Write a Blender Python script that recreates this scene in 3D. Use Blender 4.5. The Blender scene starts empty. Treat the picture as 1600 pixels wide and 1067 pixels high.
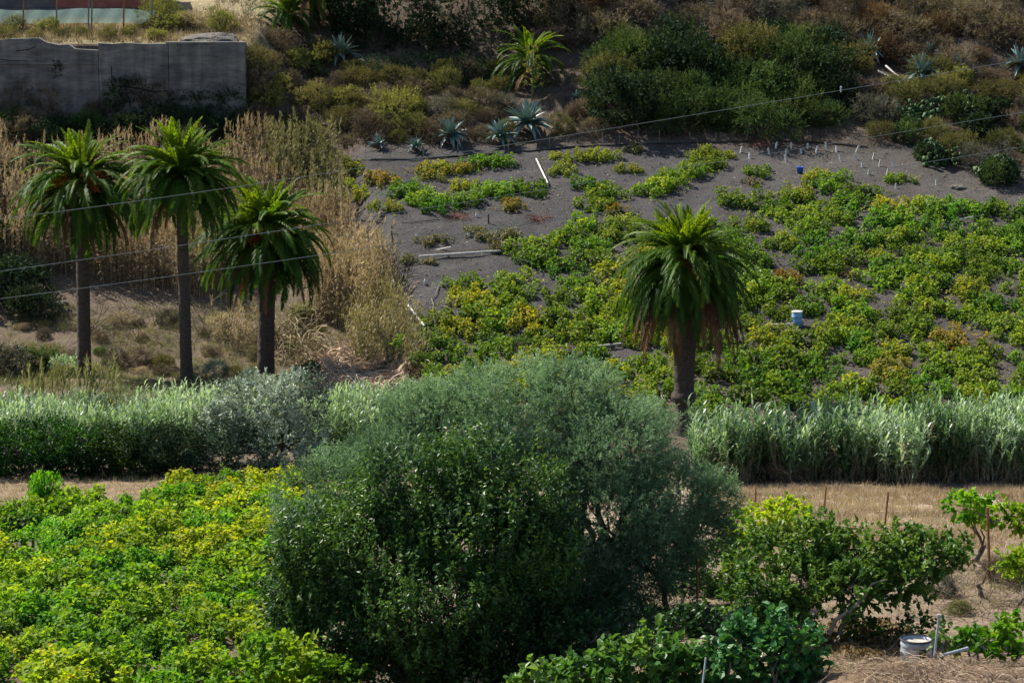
import bpy, math
import numpy as np
from mathutils import Matrix, Vector, Euler
rad = math.radians
S = bpy.context.scene
COL = S.collection
rng = np.random.default_rng(7)

# ------------------------------------------------------------------ camera
F = 3764.0                      # focal length in pixels of the 1600 px wide photograph
PITCH = rad(9.0)
CAM = np.array([0.0, 0.0, 25.0])
cd = bpy.data.cameras.new('camera'); cam = bpy.data.objects.new('camera', cd); COL.objects.link(cam)
cam.location = CAM; cam.rotation_euler = (math.pi/2 - PITCH, 0, 0)
cd.sensor_width = 36.0; cd.lens = F*36/1600; cd.clip_start = 0.5; cd.clip_end = 1500
S.camera = cam
# ------------------------------------------------------------------ sky, sun, exposure
SUN_EL, SUN_AZ = rad(49), rad(-54)          # azimuth from +Y (away from camera), negative = to the left
w = bpy.data.worlds.new('World'); S.world = w; w.use_nodes = True
nt = w.node_tree; bg = nt.nodes['Background']
sky = nt.nodes.new('ShaderNodeTexSky'); sky.sky_type = 'NISHITA'; sky.sun_disc = False
sky.sun_elevation = SUN_EL; sky.sun_rotation = SUN_AZ; sky.air_density = 1.0; sky.dust_density = 1.0
nt.links.new(sky.outputs[0], bg.inputs[0]); bg.inputs[1].default_value = 0.085
sd = bpy.data.lights.new('sun', 'SUN'); sd.energy = 5.0; sd.angle = rad(0.5); sd.color = (1.0, 0.94, 0.84)
sun = bpy.data.objects.new('sun', sd); COL.objects.link(sun)
sv = Vector((math.sin(SUN_AZ)*math.cos(SUN_EL), math.cos(SUN_AZ)*math.cos(SUN_EL), math.sin(SUN_EL)))
sun.rotation_euler = sv.to_track_quat('Z', 'Y').to_euler(); sun.location = (0, 100, 120)
S.view_settings.view_transform = 'Standard'; S.view_settings.look = 'None'
S.view_settings.gamma = 1; S.view_settings.use_curve_mapping = False
S.view_settings.exposure = 1.08
S.render.engine = 'CYCLES'
S.cycles.max_bounces = 6; S.cycles.diffuse_bounces = 2; S.cycles.glossy_bounces = 2
S.cycles.transmission_bounces = 4; S.cycles.transparent_max_bounces = 4
S.cycles.use_adaptive_sampling = True; S.cycles.adaptive_threshold = 0.02

# ------------------------------------------------------------------ helpers: noise, terrain, pixels
def sstep(a, b, x):
    t = np.clip((x-a)/(b-a), 0, 1); return t*t*(3-2*t)
def vnoise(x, y, seed=0):
    xi = np.floor(x).astype(np.int64); yi = np.floor(y).astype(np.int64); fx = x-xi; fy = y-yi
    fx = fx*fx*(3-2*fx); fy = fy*fy*(3-2*fy)
    def h(i, j):
        n = (i*374761393 + j*668265263 + seed*1442695041) & 0x7fffffff
        n = ((n ^ (n >> 13))*1274126177) & 0x7fffffff
        return ((n ^ (n >> 16)) & 0xffff)/65535.0
    return (h(xi, yi)*(1-fx)+h(xi+1, yi)*fx)*(1-fy) + (h(xi, yi+1)*(1-fx)+h(xi+1, yi+1)*fx)*fy
def fbm(x, y, seed=0, o=4):
    s = 0; a = 0.5
    for k in range(o):
        s = s + a*vnoise(x*2**k, y*2**k, seed+k); a *= .5
    return s - .47
cp, sp = math.cos(PITCH), math.sin(PITCH)
def zpix(d, py):                # height of the line of sight through row py at distance d
    v = -(py-533.5)/F
    return CAM[2] + d*(-sp + v*cp)/(cp + v*sp)
def prof(tab):
    d = np.array([t[0] for t in tab], float); z = np.array([zpix(t[0], t[1]) if len(t) == 2 else t[2] for t in tab])
    return d, z
RP = prof([(30, 0, 12.9), (40, 0, 12.2), (46, 1036), (58, 900), (72, 832), (92, 764), (98, 722), (103, 648), (138, 240), (142, 196), (150, 92), (158, -20), (300, 0, 88.), (420, 0, 95.)])
LP = prof([(30, 0, 9.0), (46, 0, 8.0), (58, 1067), (72, 900), (84, 800), (93, 750), (98, 705), (110, 606), (116, 590), (120, 548), (125, 492), (131, 405), (137, 305), (143.2, 190), (150, 95), (158, -20), (300, 0, 88.), (420, 0, 95.)])
WP = prof([(30, 0, 9.0), (46, 0, 8.0), (58, 1067), (72, 900), (84, 800), (93, 750), (98, 705), (110, 606), (116, 590), (120, 548), (125, 492), (131, 405), (137, 305), (143.2, 190), (143.7, 70), (149, 42), (153, 30), (170, 0, 26), (300, 0, 84.), (420, 0, 95.)])
def terrain(x, y):
    x = np.asarray(x, float); y = np.asarray(y, float)
    r = np.interp(y, *RP); l = np.interp(y, *LP); wl = np.interp(y, *WP)
    l = l + (wl-l)*sstep(-13.3, -15.9, x)
    bx = np.interp(y, [30, 60, 92, 103, 110, 137, 150], [-1., -1., -2., -3.9, -4.6, -9.6, -10])    # edge of the upper field
    hw = np.interp(y, [30, 92, 103, 116, 150], [4., 4., .9, 1.5, 1.5])
    t = sstep(-hw, hw, x-bx)
    z = l + (r-l)*t
    z = z + (.18+.30*vnoise(x*.8, y*.8, 77))*np.exp(-((y-43.4)/1.0)**2)*sstep(4.6, 7.2, x)                                     # spoil bank by the drum
    wild = sstep(139, 143, y)
    fade = sstep(-12, -17, x)*sstep(139, 142, y)*(1-sstep(150, 156, y))
    z = z + wild*(1-fade)*(1.6*fbm(x*.16, y*.16, 3)+.5*fbm(x*.7, y*.7, 5)) + .28*fbm(x*.9, y*.9, 9) + .10*fbm(x*3, y*3, 11)
    return z
def ray(px, py):
    v = -(py-533.5)/F; u = (px-800)/F
    return np.array([u, cp+v*sp, -sp+v*cp])
def pix(px, py, d0=38., d1=330.):                 # where the sight line through a pixel meets the ground
    dr = ray(px, py); ys = np.arange(d0, d1, .1); k = ys/dr[1]
    X = CAM[0]+dr[0]*k; Z = CAM[2]+dr[2]*k
    hit = np.nonzero(Z <= terrain(X, ys))[0]
    i = hit[0] if len(hit) else len(ys)-1
    return Vector((X[i], ys[i], float(terrain(X[i], ys[i]))))
def at(px, py, d):                                # point on a sight line at distance d
    dr = ray(px, py); k = d/dr[1]
    return Vector((dr[0]*k, d, CAM[2]+dr[2]*k))
def proj(x, y, z):
    dx = np.asarray(x); dy = np.asarray(y); dz = np.asarray(z)-CAM[2]
    f = dy*cp - dz*sp; u = dy*sp + dz*cp
    return 800+F*dx/f, 533.5-F*u/f
def onground(x, y): return Vector((x, y, float(terrain(x, y))))

# ------------------------------------------------------------------ helpers: materials
def newmat(name):
    m = bpy.data.materials.new(name); m.use_nodes = True
    return m, m.node_tree.nodes, m.node_tree.links, m.node_tree.nodes['Principled BSDF']
def ramp(nodes, cols):
    r = nodes.new('ShaderNodeValToRGB'); e = r.color_ramp.elements
    while len(e) < len(cols): e.new(.5)
    for i, c in enumerate(cols):
        e[i].position = c[0]; e[i].color = (*c[1], 1)
    return r
def leafmat(name, cols, rough=.45, trans=.35, spec=.4, tcol=(1.25, 1.2, .55), vary=.25, hue=.02):
    m, n, l, b = newmat(name)
    a = n.new('ShaderNodeAttribute'); a.attribute_name = 'tint'
    r = ramp(n, cols); l.new(a.outputs['Fac'], r.inputs[0])
    oi = n.new('ShaderNodeObjectInfo')
    mr = n.new('ShaderNodeMapRange'); mr.inputs[3].default_value = 1-vary; mr.inputs[4].default_value = 1+vary
    l.new(oi.outputs['Random'], mr.inputs[0])
    m2 = n.new('ShaderNodeMath'); m2.operation = 'MULTIPLY'; m2.inputs[1].default_value = 7.31
    m3 = n.new('ShaderNodeMath'); m3.operation = 'FRACT'
    l.new(oi.outputs['Random'], m2.inputs[0]); l.new(m2.outputs[0], m3.inputs[0])
    mh = n.new('ShaderNodeMapRange'); mh.inputs[3].default_value = .5-hue; mh.inputs[4].default_value = .5+hue
    l.new(m3.outputs[0], mh.inputs[0])
    hs = n.new('ShaderNodeHueSaturation'); l.new(r.outputs[0], hs.inputs['Color'])
    l.new(mr.outputs[0], hs.inputs['Value']); l.new(mh.outputs[0], hs.inputs['Hue'])
    l.new(hs.outputs[0], b.inputs['Base Color'])
    b.inputs['Roughness'].default_value = rough; b.inputs['Specular IOR Level'].default_value = spec
    if trans > 0:
        t = n.new('ShaderNodeBsdfTranslucent')
        mx = n.new('ShaderNodeMix'); mx.data_type = 'RGBA'; mx.blend_type = 'MULTIPLY'; mx.inputs[0].default_value = 1
        l.new(hs.outputs[0], mx.inputs[6]); mx.inputs[7].default_value = (*tcol, 1)
        l.new(mx.outputs[2], t.inputs[0])
        s = n.new('ShaderNodeMixShader'); s.inputs[0].default_value = trans
        l.new(b.outputs[0], s.inputs[1]); l.new(t.outputs[0], s.inputs[2])
        l.new(s.outputs[0], n['Material Output'].inputs[0])
    return m
def noisemat(name, cols, scale=6., rough=.8, bump=.3, bscale=None, detail=6, stretch=(1, 1, 1), metallic=0, spec=.3, dist=.03):
    m, n, l, b = newmat(name)
    tc = n.new('ShaderNodeTexCoord'); mp = n.new('ShaderNodeMapping'); mp.inputs['Scale'].default_value = stretch
    l.new(tc.outputs['Object'], mp.inputs[0])
    nz = n.new('ShaderNodeTexNoise'); nz.inputs['Scale'].default_value = scale; nz.inputs['Detail'].default_value = detail
    nz.inputs['Roughness'].default_value = .65
    l.new(mp.outputs[0], nz.inputs[0]); r = ramp(n, cols); l.new(nz.outputs[0], r.inputs[0])
    l.new(r.outputs[0], b.inputs['Base Color']); b.inputs['Roughness'].default_value = rough
    b.inputs['Metallic'].default_value = metallic; b.inputs['Specular IOR Level'].default_value = spec
    if bump:
        nb = n.new('ShaderNodeTexNoise'); nb.inputs['Scale'].default_value = bscale or scale*3; nb.inputs['Detail'].default_value = 5
        l.new(mp.outputs[0], nb.inputs[0]); bp = n.new('ShaderNodeBump'); bp.inputs['Strength'].default_value = bump
        bp.inputs['Distance'].default_value = dist
        l.new(nb.outputs[0], bp.inputs['Height']); l.new(bp.outputs[0], b.inputs['Normal'])
    return m
def two(a, b_, lo=.3, hi=.7): return [(lo, a), (hi, b_)]

# ------------------------------------------------------------------ helpers: meshes (all triangles, numpy)
class G:                                           # collects triangles with a per-vertex tint
    def __init__(s): s.V = []; s.T = []; s.C = []; s.n = 0
    def add(s, V, T, c=.5):
        V = np.asarray(V, float).reshape(-1, 3); T = np.asarray(T, np.int64).reshape(-1, 3)
        s.V.append(V); s.T.append(T+s.n); s.n += len(V)
        s.C.append(np.full(len(V), c) if np.isscalar(c) else np.asarray(c, float)); return s
    def mesh(s, name, mat, smooth=False):
        V = np.concatenate(s.V); T = np.concatenate(s.T); C = np.concatenate(s.C)
        me = bpy.data.meshes.new(name)
        me.vertices.add(len(V)); me.vertices.foreach_set('co', V.ravel())
        me.loops.add(T.size); me.loops.foreach_set('vertex_index', T.ravel().astype(np.int32))
        me.polygons.add(len(T)); me.polygons.foreach_set('loop_start', np.arange(0, T.size, 3, dtype=np.int32))
        me.update(calc_edges=True)
        a = me.attributes.new('tint', 'FLOAT', 'POINT'); a.data.foreach_set('value', np.clip(C, 0, 1))
        me.polygons.foreach_set('use_smooth', np.full(len(T), smooth))
        me.materials.append(mat); return me
def norm(a): return a/np.maximum(np.linalg.norm(a, axis=-1, keepdims=True), 1e-9)
def rand_dirs(n, r): return norm(r.normal(size=(n, 3)))
# leaf templates: (along, across, normal)
LEAF2 = (np.array([[0, 0, 0], [.45, -.5, .06], [1, 0, -.06], [.45, .5, .06]]), np.array([[0, 1, 2], [0, 2, 3]]))
GRAPE = (np.array([[0, 0, 0], [.05, -.42, .08], [.55, -.5, .1], [1, 0, -.12], [.55, .5, .1], [.05, .42, .08]]),
         np.array([[0, 1, 2], [0, 2, 3], [0, 3, 4], [0, 4, 5]]))
BLADE = (np.array([[0, -.5, 0], [0, .5, 0], [.5, -.5, .08], [.5, .5, .08], [1, 0, -.25]]), np.array([[0, 2, 1], [1, 2, 3], [2, 4, 3]]))
TRI = (np.array([[0, -.5, 0], [0, .5, 0], [1, 0, 0]]), np.array([[0, 2, 1]]))
def leaves(g, tpl, P, D, N, L, W, c):
    tv, tf = tpl; n = len(P)
    if n == 0: return
    D = norm(D); sd_ = norm(np.cross(N, D)); N = np.cross(D, sd_)
    L = np.broadcast_to(L, n)[:, None, None]; W = np.broadcast_to(W, n)[:, None, None]
    V = P[:, None, :] + tv[None, :, 0:1]*L*D[:, None] + tv[None, :, 1:2]*W*sd_[:, None] + tv[None, :, 2:3]*L*N[:, None]
    k = len(tv); T = (tf[None]+np.arange(n)[:, None, None]*k).reshape(-1, 3)
    g.add(V.reshape(-1, 3), T, np.repeat(np.broadcast_to(c, n), k))
def tube(g, pts, rr, sides=5, c=.5, cap=True):
    pts = np.asarray([tuple(p) for p in pts], float); n = len(pts); rr = np.broadcast_to(rr, n)
    t = np.gradient(pts, axis=0); t = norm(t)
    ref = np.array([0, 0, 1.]) if abs(t[:, 2]).mean() < .8 else np.array([1., 0, 0])
    a = norm(np.cross(t, ref)); b = np.cross(t, a)
    an = np.arange(sides)*2*math.pi/sides
    V = pts[:, None]+rr[:, None, None]*(np.cos(an)[None, :, None]*a[:, None]+np.sin(an)[None, :, None]*b[:, None])
    V = V.reshape(-1, 3); T = []
    for i in range(n-1):
        for j in range(sides):
            p = i*sides+j; q = i*sides+(j+1) % sides
            T += [(p, q, q+sides), (p, q+sides, p+sides)]
    if cap:
        for j in range(1, sides-1): T += [(0, j+1, j), ((n-1)*sides, (n-1)*sides+j, (n-1)*sides+j+1)]
    g.add(V, T, c)
def wiggle(a, b, n, amp, r, sag=0):
    a = np.array(a, float); b = np.array(b, float); t = np.linspace(0, 1, n)[:, None]
    p = a+(b-a)*t; off = r.normal(size=(n, 3))*amp*np.linalg.norm(b-a); off[0] = 0; off[-1] = 0
    p = p+off; p[:, 2] += sag*4*(t*(1-t))[:, 0]; return p
def box(g, c, s, c_=.5, rz=0, rx=0):
    V = np.array([[x, y, z] for x in (-.5, .5) for y in (-.5, .5) for z in (-.5, .5)])*np.array(s)
    R = np.array(Matrix.Rotation(rz, 3, 'Z') @ Matrix.Rotation(rx, 3, 'X')); V = V@R.T+np.array(c)
    T = [(0, 1, 3), (0, 3, 2), (4, 6, 7), (4, 7, 5), (0, 4, 5), (0, 5, 1), (2, 3, 7), (2, 7, 6), (0, 2, 6), (0, 6, 4), (1, 5, 7), (1, 7, 3)]
    g.add(V, T, c_)
def lathe(g, prof_, sides=20, c=.5, center=(0, 0, 0)):
    an = np.arange(sides)*2*math.pi/sides; n = len(prof_)
    V = np.array([[r*math.cos(a)+center[0], r*math.sin(a)+center[1], z+center[2]] for r, z in prof_ for a in an]); T = []
    for i in range(n-1):
        for j in range(sides):
            p = i*sides+j; q = i*sides+(j+1) % sides; T += [(p, q, q+sides), (p, q+sides, p+sides)]
    g.add(V, T, c)

# ------------------------------------------------------------------ helpers: objects
def thing(name, label, cat, loc=(0, 0, 0), rot=(0, 0, 0), sc=1, group=None, kind=None):
    o = bpy.data.objects.new(name, None); COL.objects.link(o); o.empty_display_size = .2
    o.location = loc; o.rotation_euler = rot; o.scale = (sc, sc, sc) if np.isscalar(sc) else sc
    o['label'] = label; o['category'] = cat
    if group: o['group'] = group
    if kind: o['kind'] = kind
    return o
def part(name, me, parent, mat=None, loc=None, rot=None, sc=None, kind=None):
    o = bpy.data.objects.new(name, me); COL.objects.link(o); o.parent = parent
    if loc is not None: o.location = loc
    if rot is not None: o.rotation_euler = rot
    if sc is not None: o.scale = (sc, sc, sc) if np.isscalar(sc) else sc
    if mat: o.material_slots[0].link = 'OBJECT'; o.material_slots[0].material = mat
    if kind: o['kind'] = kind
    return o
def solo(name, me, label, cat, loc=(0, 0, 0), rot=(0, 0, 0), sc=1, group=None, kind=None, mat=None):
    o = part(name, me, None, mat, loc, rot, sc, kind)
    if kind != 'structure': o['label'] = label; o['category'] = cat
    if group: o['group'] = group
    return o

# ------------------------------------------------------------------ materials
M = {}
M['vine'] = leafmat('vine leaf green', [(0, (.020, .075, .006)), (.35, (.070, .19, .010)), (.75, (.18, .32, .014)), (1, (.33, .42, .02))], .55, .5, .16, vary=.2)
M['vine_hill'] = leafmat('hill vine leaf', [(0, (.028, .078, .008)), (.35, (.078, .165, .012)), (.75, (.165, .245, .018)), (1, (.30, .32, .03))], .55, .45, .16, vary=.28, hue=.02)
M['vine_hillyellow'] = leafmat('hill vine leaf yellowing', [(0, (.07, .12, .010)), (.4, (.17, .215, .014)), (.75, (.31, .31, .022)), (1, (.42, .31, .03))], .55, .45, .16, vary=.2, hue=.015)
M['vine_yellow'] = leafmat('vine leaf turning yellow', [(0, (.05, .13, .010)), (.4, (.16, .26, .012)), (.75, (.33, .38, .016)), (1, (.46, .38, .02))], .55, .5, .16, vary=.15, hue=.012)
M['vine_rust'] = leafmat('vine leaf rusty', [(0, (.08, .12, .014)), (.4, (.18, .18, .022)), (.75, (.27, .18, .03)), (1, (.26, .11, .03))], .55, .45, .16, hue=.01)
M['vine_dull'] = leafmat('vine leaf dull', [(0, (.05, .07, .02)), (.6, (.13, .13, .04)), (1, (.2, .15, .06))], .55, .3, .3)
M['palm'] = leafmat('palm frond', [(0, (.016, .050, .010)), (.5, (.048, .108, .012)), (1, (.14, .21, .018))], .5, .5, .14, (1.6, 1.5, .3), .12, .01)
M['palm_dead'] = leafmat('dead palm frond', [(0, (.06, .035, .015)), (1, (.17, .10, .045))], .7, .2, .2)
M['fruit'] = leafmat('palm fruit orange', [(0, (.28, .09, .012)), (1, (.5, .19, .03))], .6, .15, .2, vary=.1)
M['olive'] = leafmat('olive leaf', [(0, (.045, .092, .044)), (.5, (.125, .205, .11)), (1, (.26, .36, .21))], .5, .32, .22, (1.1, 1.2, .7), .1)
M['leafy'] = leafmat('leafy tree leaf', [(0, (.010, .034, .012)), (.6, (.034, .092, .025)), (1, (.10, .20, .035))], .42, .34, .25, vary=.1)  # upper ramp stops raised to paint highlights on the shoots
M['fig'] = leafmat('fig leaf', [(0, (.035, .10, .02)), (.55, (.08, .17, .03)), (1, (.17, .26, .045))], .45, .4, .25, vary=.12)
M['figblue'] = leafmat('blue green broad leaf', [(0, (.024, .08, .022)), (.6, (.065, .165, .042)), (1, (.17, .28, .05))], .42, .3, .3, vary=.12)
M['silver'] = leafmat('silvery leaf', [(0, (.014, .034, .016)), (.45, (.055, .095, .052)), (.75, (.22, .27, .20)), (1, (.48, .54, .44))], .5, .2, .25, (1, 1.1, .8), .1)  # silver leaf tone, with shaded core and highlights also put into the ramp
M['hedge'] = leafmat('hedge leaf', [(0, (.008, .026, .005)), (.6, (.022, .068, .009)), (1, (.14, .26, .02))], .5, .4, .2, vary=.15)  # bright ramp end paints the sunlit top rim into the leaf colour
M['reed'] = leafmat('green cane leaf', [(0, (.05, .11, .045)), (.5, (.17, .27, .14)), (1, (.46, .56, .42))], .36, .42, .4, (1.1, 1.2, .6), .05)
M['cane_dry'] = leafmat('dry cane', [(0, (.09, .068, .038)), (.5, (.28, .222, .12)), (1, (.50, .42, .26))], .65, .3, .25, (1.1, 1, .7), .05)
M['cane_olive'] = leafmat('half dry cane', [(0, (.07, .075, .03)), (.5, (.19, .18, .075)), (1, (.34, .30, .15))], .6, .3, .3, (1.1, 1.1, .6), .05)
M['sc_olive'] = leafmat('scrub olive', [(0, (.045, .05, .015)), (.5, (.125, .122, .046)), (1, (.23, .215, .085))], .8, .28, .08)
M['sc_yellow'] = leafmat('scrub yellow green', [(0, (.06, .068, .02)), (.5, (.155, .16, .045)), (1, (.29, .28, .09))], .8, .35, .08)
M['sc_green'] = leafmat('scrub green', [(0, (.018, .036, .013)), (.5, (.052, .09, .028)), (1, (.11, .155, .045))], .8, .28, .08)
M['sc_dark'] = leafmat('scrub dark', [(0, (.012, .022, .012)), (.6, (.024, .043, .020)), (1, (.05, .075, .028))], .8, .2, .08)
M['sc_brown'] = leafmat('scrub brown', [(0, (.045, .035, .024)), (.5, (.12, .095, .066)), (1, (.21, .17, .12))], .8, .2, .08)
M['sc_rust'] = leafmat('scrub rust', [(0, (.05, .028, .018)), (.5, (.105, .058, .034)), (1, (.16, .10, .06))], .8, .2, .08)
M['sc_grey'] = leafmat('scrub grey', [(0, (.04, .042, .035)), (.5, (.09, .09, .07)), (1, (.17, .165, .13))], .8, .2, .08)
M['agave'] = leafmat('agave leaf', [(0, (.04, .085, .08)), (.6, (.10, .17, .16)), (1, (.19, .27, .25))], .45, .04, .4, vary=.15)
M['cactus'] = leafmat('prickly pear pad', [(0, (.025, .055, .022)), (.6, (.05, .095, .038)), (1, (.09, .14, .06))], .6, .05, .15, vary=.1)
M['straw'] = leafmat('dry grass', [(0, (.13, .10, .068)), (.5, (.30, .235, .155)), (1, (.50, .42, .29))], .75, .25, .2, vary=.05)
M['pale'] = leafmat('pale dead stems', [(0, (.22, .165, .105)), (.5, (.45, .36, .24)), (1, (.66, .56, .41))], .7, .2, .2, vary=.05)
M['bark'] = noisemat('bark', two((.035, .026, .02), (.11, .085, .065)), 9, .9, .6)
M['fig_bark'] = noisemat('fig bark', two((.11, .095, .075), (.26, .23, .19)), 9, .85, .5)
M['palm_bark'] = noisemat('palm bark', two((.026, .020, .016), (.125, .098, .078)), 7, .95, 1.0, 16, stretch=(1, 1, 3.0), dist=.10)
M['twig'] = noisemat('twig', two((.06, .045, .035), (.15, .12, .09)), 9, .9, 0)
M['pole'] = noisemat('weathered pale pole', two((.30, .28, .25), (.52, .50, .46)), 5, .8, .2)
M['plastic_white'] = noisemat('white plastic', two((.30, .29, .26), (.66, .65, .62)), 5, .6, 0)
M['rust'] = noisemat('rusty steel', two((.13, .055, .025), (.30, .13, .05)), 14, .75, .4)
M['wire'] = noisemat('aluminium wire', two((.30, .29, .26), (.42, .40, .36)), 3, .45, 0, metallic=.3)
M['rubber'] = noisemat('black hose', two((.012, .012, .012), (.03, .03, .028)), 5, .6, 0)
M['stick'] = noisemat('grey stick', two((.10, .085, .07), (.22, .20, .17)), 9, .9, 0)
M['rock'] = noisemat('rock', two((.05, .045, .04), (.17, .15, .125)), 3.5, .95, 1.0, 8, dist=.15)
M['steel'] = noisemat('grey painted steel', two((.20, .23, .27), (.36, .40, .44)), 6, .45, .1)

# ================================================================== GROUND
def ground_colour(x, y):
    c = np.empty(x.shape+(3,)); c[:] = (.098, .076, .058)                                        # wild slope
    bx = np.interp(y, [30, 92, 103, 110, 137, 150], [-1., -2., -3.9, -4.6, -9.6, -10])
    def lay(col, a):
        a = np.clip(a, 0, 1)[..., None]; c[:] = c*(1-a)+np.array(col)*a
    nz = fbm(x*.25, y*.25, 21)
    field = sstep(-.6, .8, x-bx)*sstep(100, 103, y)*(1-sstep(138.2, 140, y))
    lay((.055, .052, .052), field)
    lay((.115, .090, .070), field*(1-sstep(104, 113, y+nz*10))*.9)
    lay((.070, .062, .056), field*sstep(9, 20, x+nz*8)*.7)
    left = (1-sstep(-.6, .8, x-bx))
    lay((.125, .095, .066), left*sstep(94, 98, y)*(1-sstep(122, 134, y)))
    lay((.30, .235, .165), np.exp(-((x+7.6)/2.6)**2-((y-110)/5.)**2)*(1-field)*1.2)
    lay((.115, .088, .062), (1-sstep(-3, 2, x))*(1-sstep(92, 94, y)))
    lay((.20, .145, .09), (1-sstep(-3, 2, x))*sstep(86, 89, y+nz*3)*(1-sstep(93, 95, y)))
    r = sstep(-2, 2, x)*(1-sstep(92, 94, y))
    lay((.20, .15, .105), r)
    lay((.27, .215, .15), r*sstep(66, 72, y+nz*4)*(1-sstep(90, 92.5, y)))
    lay((.17, .118, .075), r*(1-sstep(45.5, 47.5, y)))
    top = sstep(-13, -16, x)*sstep(143.6, 144.5, y)*(1-sstep(156, 160, y))
    lay((.26, .21, .12), top)
    lay((.055, .046, .042), sstep(145, 150, y)*sstep(3, 7, x)*(1-sstep(170, 180, y))*.6)
    return c*(1+.5*nz[..., None])
xs = np.concatenate([np.arange(-140, -45, 5), np.arange(-45, 45.01, .4), np.arange(50, 141, 5)])
ys = np.concatenate([np.arange(-30, 36, 6), np.arange(36, 142.8, .4), np.arange(142.8, 144.4, .12), np.arange(144.4, 166, .4), np.arange(166, 421, 6)])
X, Y = np.meshgrid(xs, ys); Z = terrain(X, Y)
nx, ny = len(xs), len(ys)
V = np.stack([X, Y, Z], -1).reshape(-1, 3)
i = (np.arange(ny-1)[:, None]*nx+np.arange(nx-1)[None]).ravel()
T = np.concatenate([np.stack([i, i+1, i+nx+1], 1), np.stack([i, i+nx+1, i+nx], 1)])
gm, n, l, b = newmat('soil')
at_ = n.new('ShaderNodeAttribute'); at_.attribute_name = 'soil'
tc = n.new('ShaderNodeTexCoord')
n1 = n.new('ShaderNodeTexNoise'); n1.inputs['Scale'].default_value = 1.3; n1.inputs['Detail'].default_value = 9; n1.inputs['Roughness'].default_value = .72
n2 = n.new('ShaderNodeTexNoise'); n2.inputs['Scale'].default_value = 9; n2.inputs['Detail'].default_value = 6; n2.inputs['Roughness'].default_value = .7
l.new(tc.outputs['Object'], n1.inputs[0]); l.new(tc.outputs['Object'], n2.inputs[0])
r1 = ramp(n, [(.25, (.62, .62, .62)), (.5, (1, 1, 1)), (.75, (1.3, 1.28, 1.22))]); l.new(n1.outputs[0], r1.inputs[0])
r2 = ramp(n, [(.3, (.55, .55, .55)), (.52, (1, 1, 1)), (.70, (1.7, 1.65, 1.55))]); l.new(n2.outputs[0], r2.inputs[0])
def mul(a, c_):
    m_ = n.new('ShaderNodeMix'); m_.data_type = 'RGBA'; m_.blend_type = 'MULTIPLY'; m_.inputs[0].default_value = 1
    l.new(a, m_.inputs[6]); l.new(c_, m_.inputs[7]); return m_.outputs[2]
l.new(mul(mul(at_.outputs['Color'], r1.outputs[0]), r2.outputs[0]), b.inputs['Base Color'])
b.inputs['Roughness'].default_value = .95; b.inputs['Specular IOR Level'].default_value = .15
bp = n.new('ShaderNodeBump'); bp.inputs['Strength'].default_value = .9; bp.inputs['Distance'].default_value = .12
l.new(n2.outputs[0], bp.inputs['Height']); l.new(bp.outputs[0], b.inputs['Normal'])
g = G(); g.add(V, T); me = g.mesh('ground', gm, True)
a = me.attributes.new('soil', 'FLOAT_COLOR', 'POINT')
c4 = np.ones((len(V), 4)); c4[:, :3] = ground_colour(X, Y).reshape(-1, 3); a.data.foreach_set('color', c4.ravel())
o = part('ground', me, None); o['kind'] = 'structure'

# ================================================================== RETAINING WALL, FENCE, TERRACE
wall_m, n, l, b = newmat('board marked concrete')
tc = n.new('ShaderNodeTexCoord'); mp = n.new('ShaderNodeMapping'); mp.inputs['Scale'].default_value = (.4, 1, 1.6); l.new(tc.outputs['Object'], mp.inputs[0])
n1 = n.new('ShaderNodeTexNoise'); n1.inputs['Scale'].default_value = 1.6; n1.inputs['Detail'].default_value = 9; n1.inputs['Roughness'].default_value = .7; l.new(mp.outputs[0], n1.inputs[0])
n2 = n.new('ShaderNodeTexNoise'); n2.inputs['Scale'].default_value = .5; n2.inputs['Detail'].default_value = 6; l.new(tc.outputs['Object'], n2.inputs[0])
r1 = ramp(n, [(.28, (.05, .048, .045)), (.5, (.145, .138, .13)), (.72, (.25, .24, .22))]); l.new(n1.outputs[0], r1.inputs[0])
r2 = ramp(n, [(.3, (.5, .5, .52)), (.6, (1, 1, 1))]); l.new(n2.outputs[0], r2.inputs[0])
mp3 = n.new('ShaderNodeMapping'); mp3.inputs['Scale'].default_value = (1.6, 1, .16); l.new(tc.outputs['Object'], mp3.inputs[0])
n3 = n.new('ShaderNodeTexNoise'); n3.inputs['Scale'].default_value = 1.5; n3.inputs['Detail'].default_value = 7; l.new(mp3.outputs[0], n3.inputs[0])
r3 = ramp(n, [(.36, (.7, .7, .7)), (.55, (1, 1, 1)), (.72, (1.1, 1.09, 1.07))]); l.new(n3.outputs[0], r3.inputs[0])
l.new(mul(mul(r1.outputs[0], r2.outputs[0]), r3.outputs[0]), b.inputs['Base Color']); b.inputs['Roughness'].default_value = .9
wv = n.new('ShaderNodeTexWave'); wv.bands_direction = 'Z'; wv.inputs['Scale'].default_value = 2.6; wv.inputs['Distortion'].default_value = .6; l.new(tc.outputs['Object'], wv.inputs[0])
ad = n.new('ShaderNodeMath'); ad.operation = 'ADD'; l.new(wv.outputs[0], ad.inputs[0]); l.new(n1.outputs[0], ad.inputs[1])
bp = n.new('ShaderNodeBump'); bp.inputs['Strength'].default_value = .15; bp.inputs['Distance'].default_value = .01
l.new(ad.outputs[0], bp.inputs['Height']); l.new(bp.outputs[0], b.inputs['Normal'])
WD = 142.6
def wx(px): return (px-800)/F*WD*1.0
def wz(py): return zpix(WD, py)
wall = thing('retaining_wall', 'long grey concrete retaining wall with a broken top behind the palms', 'wall', (wx(200), WD, wz(200)))
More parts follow.
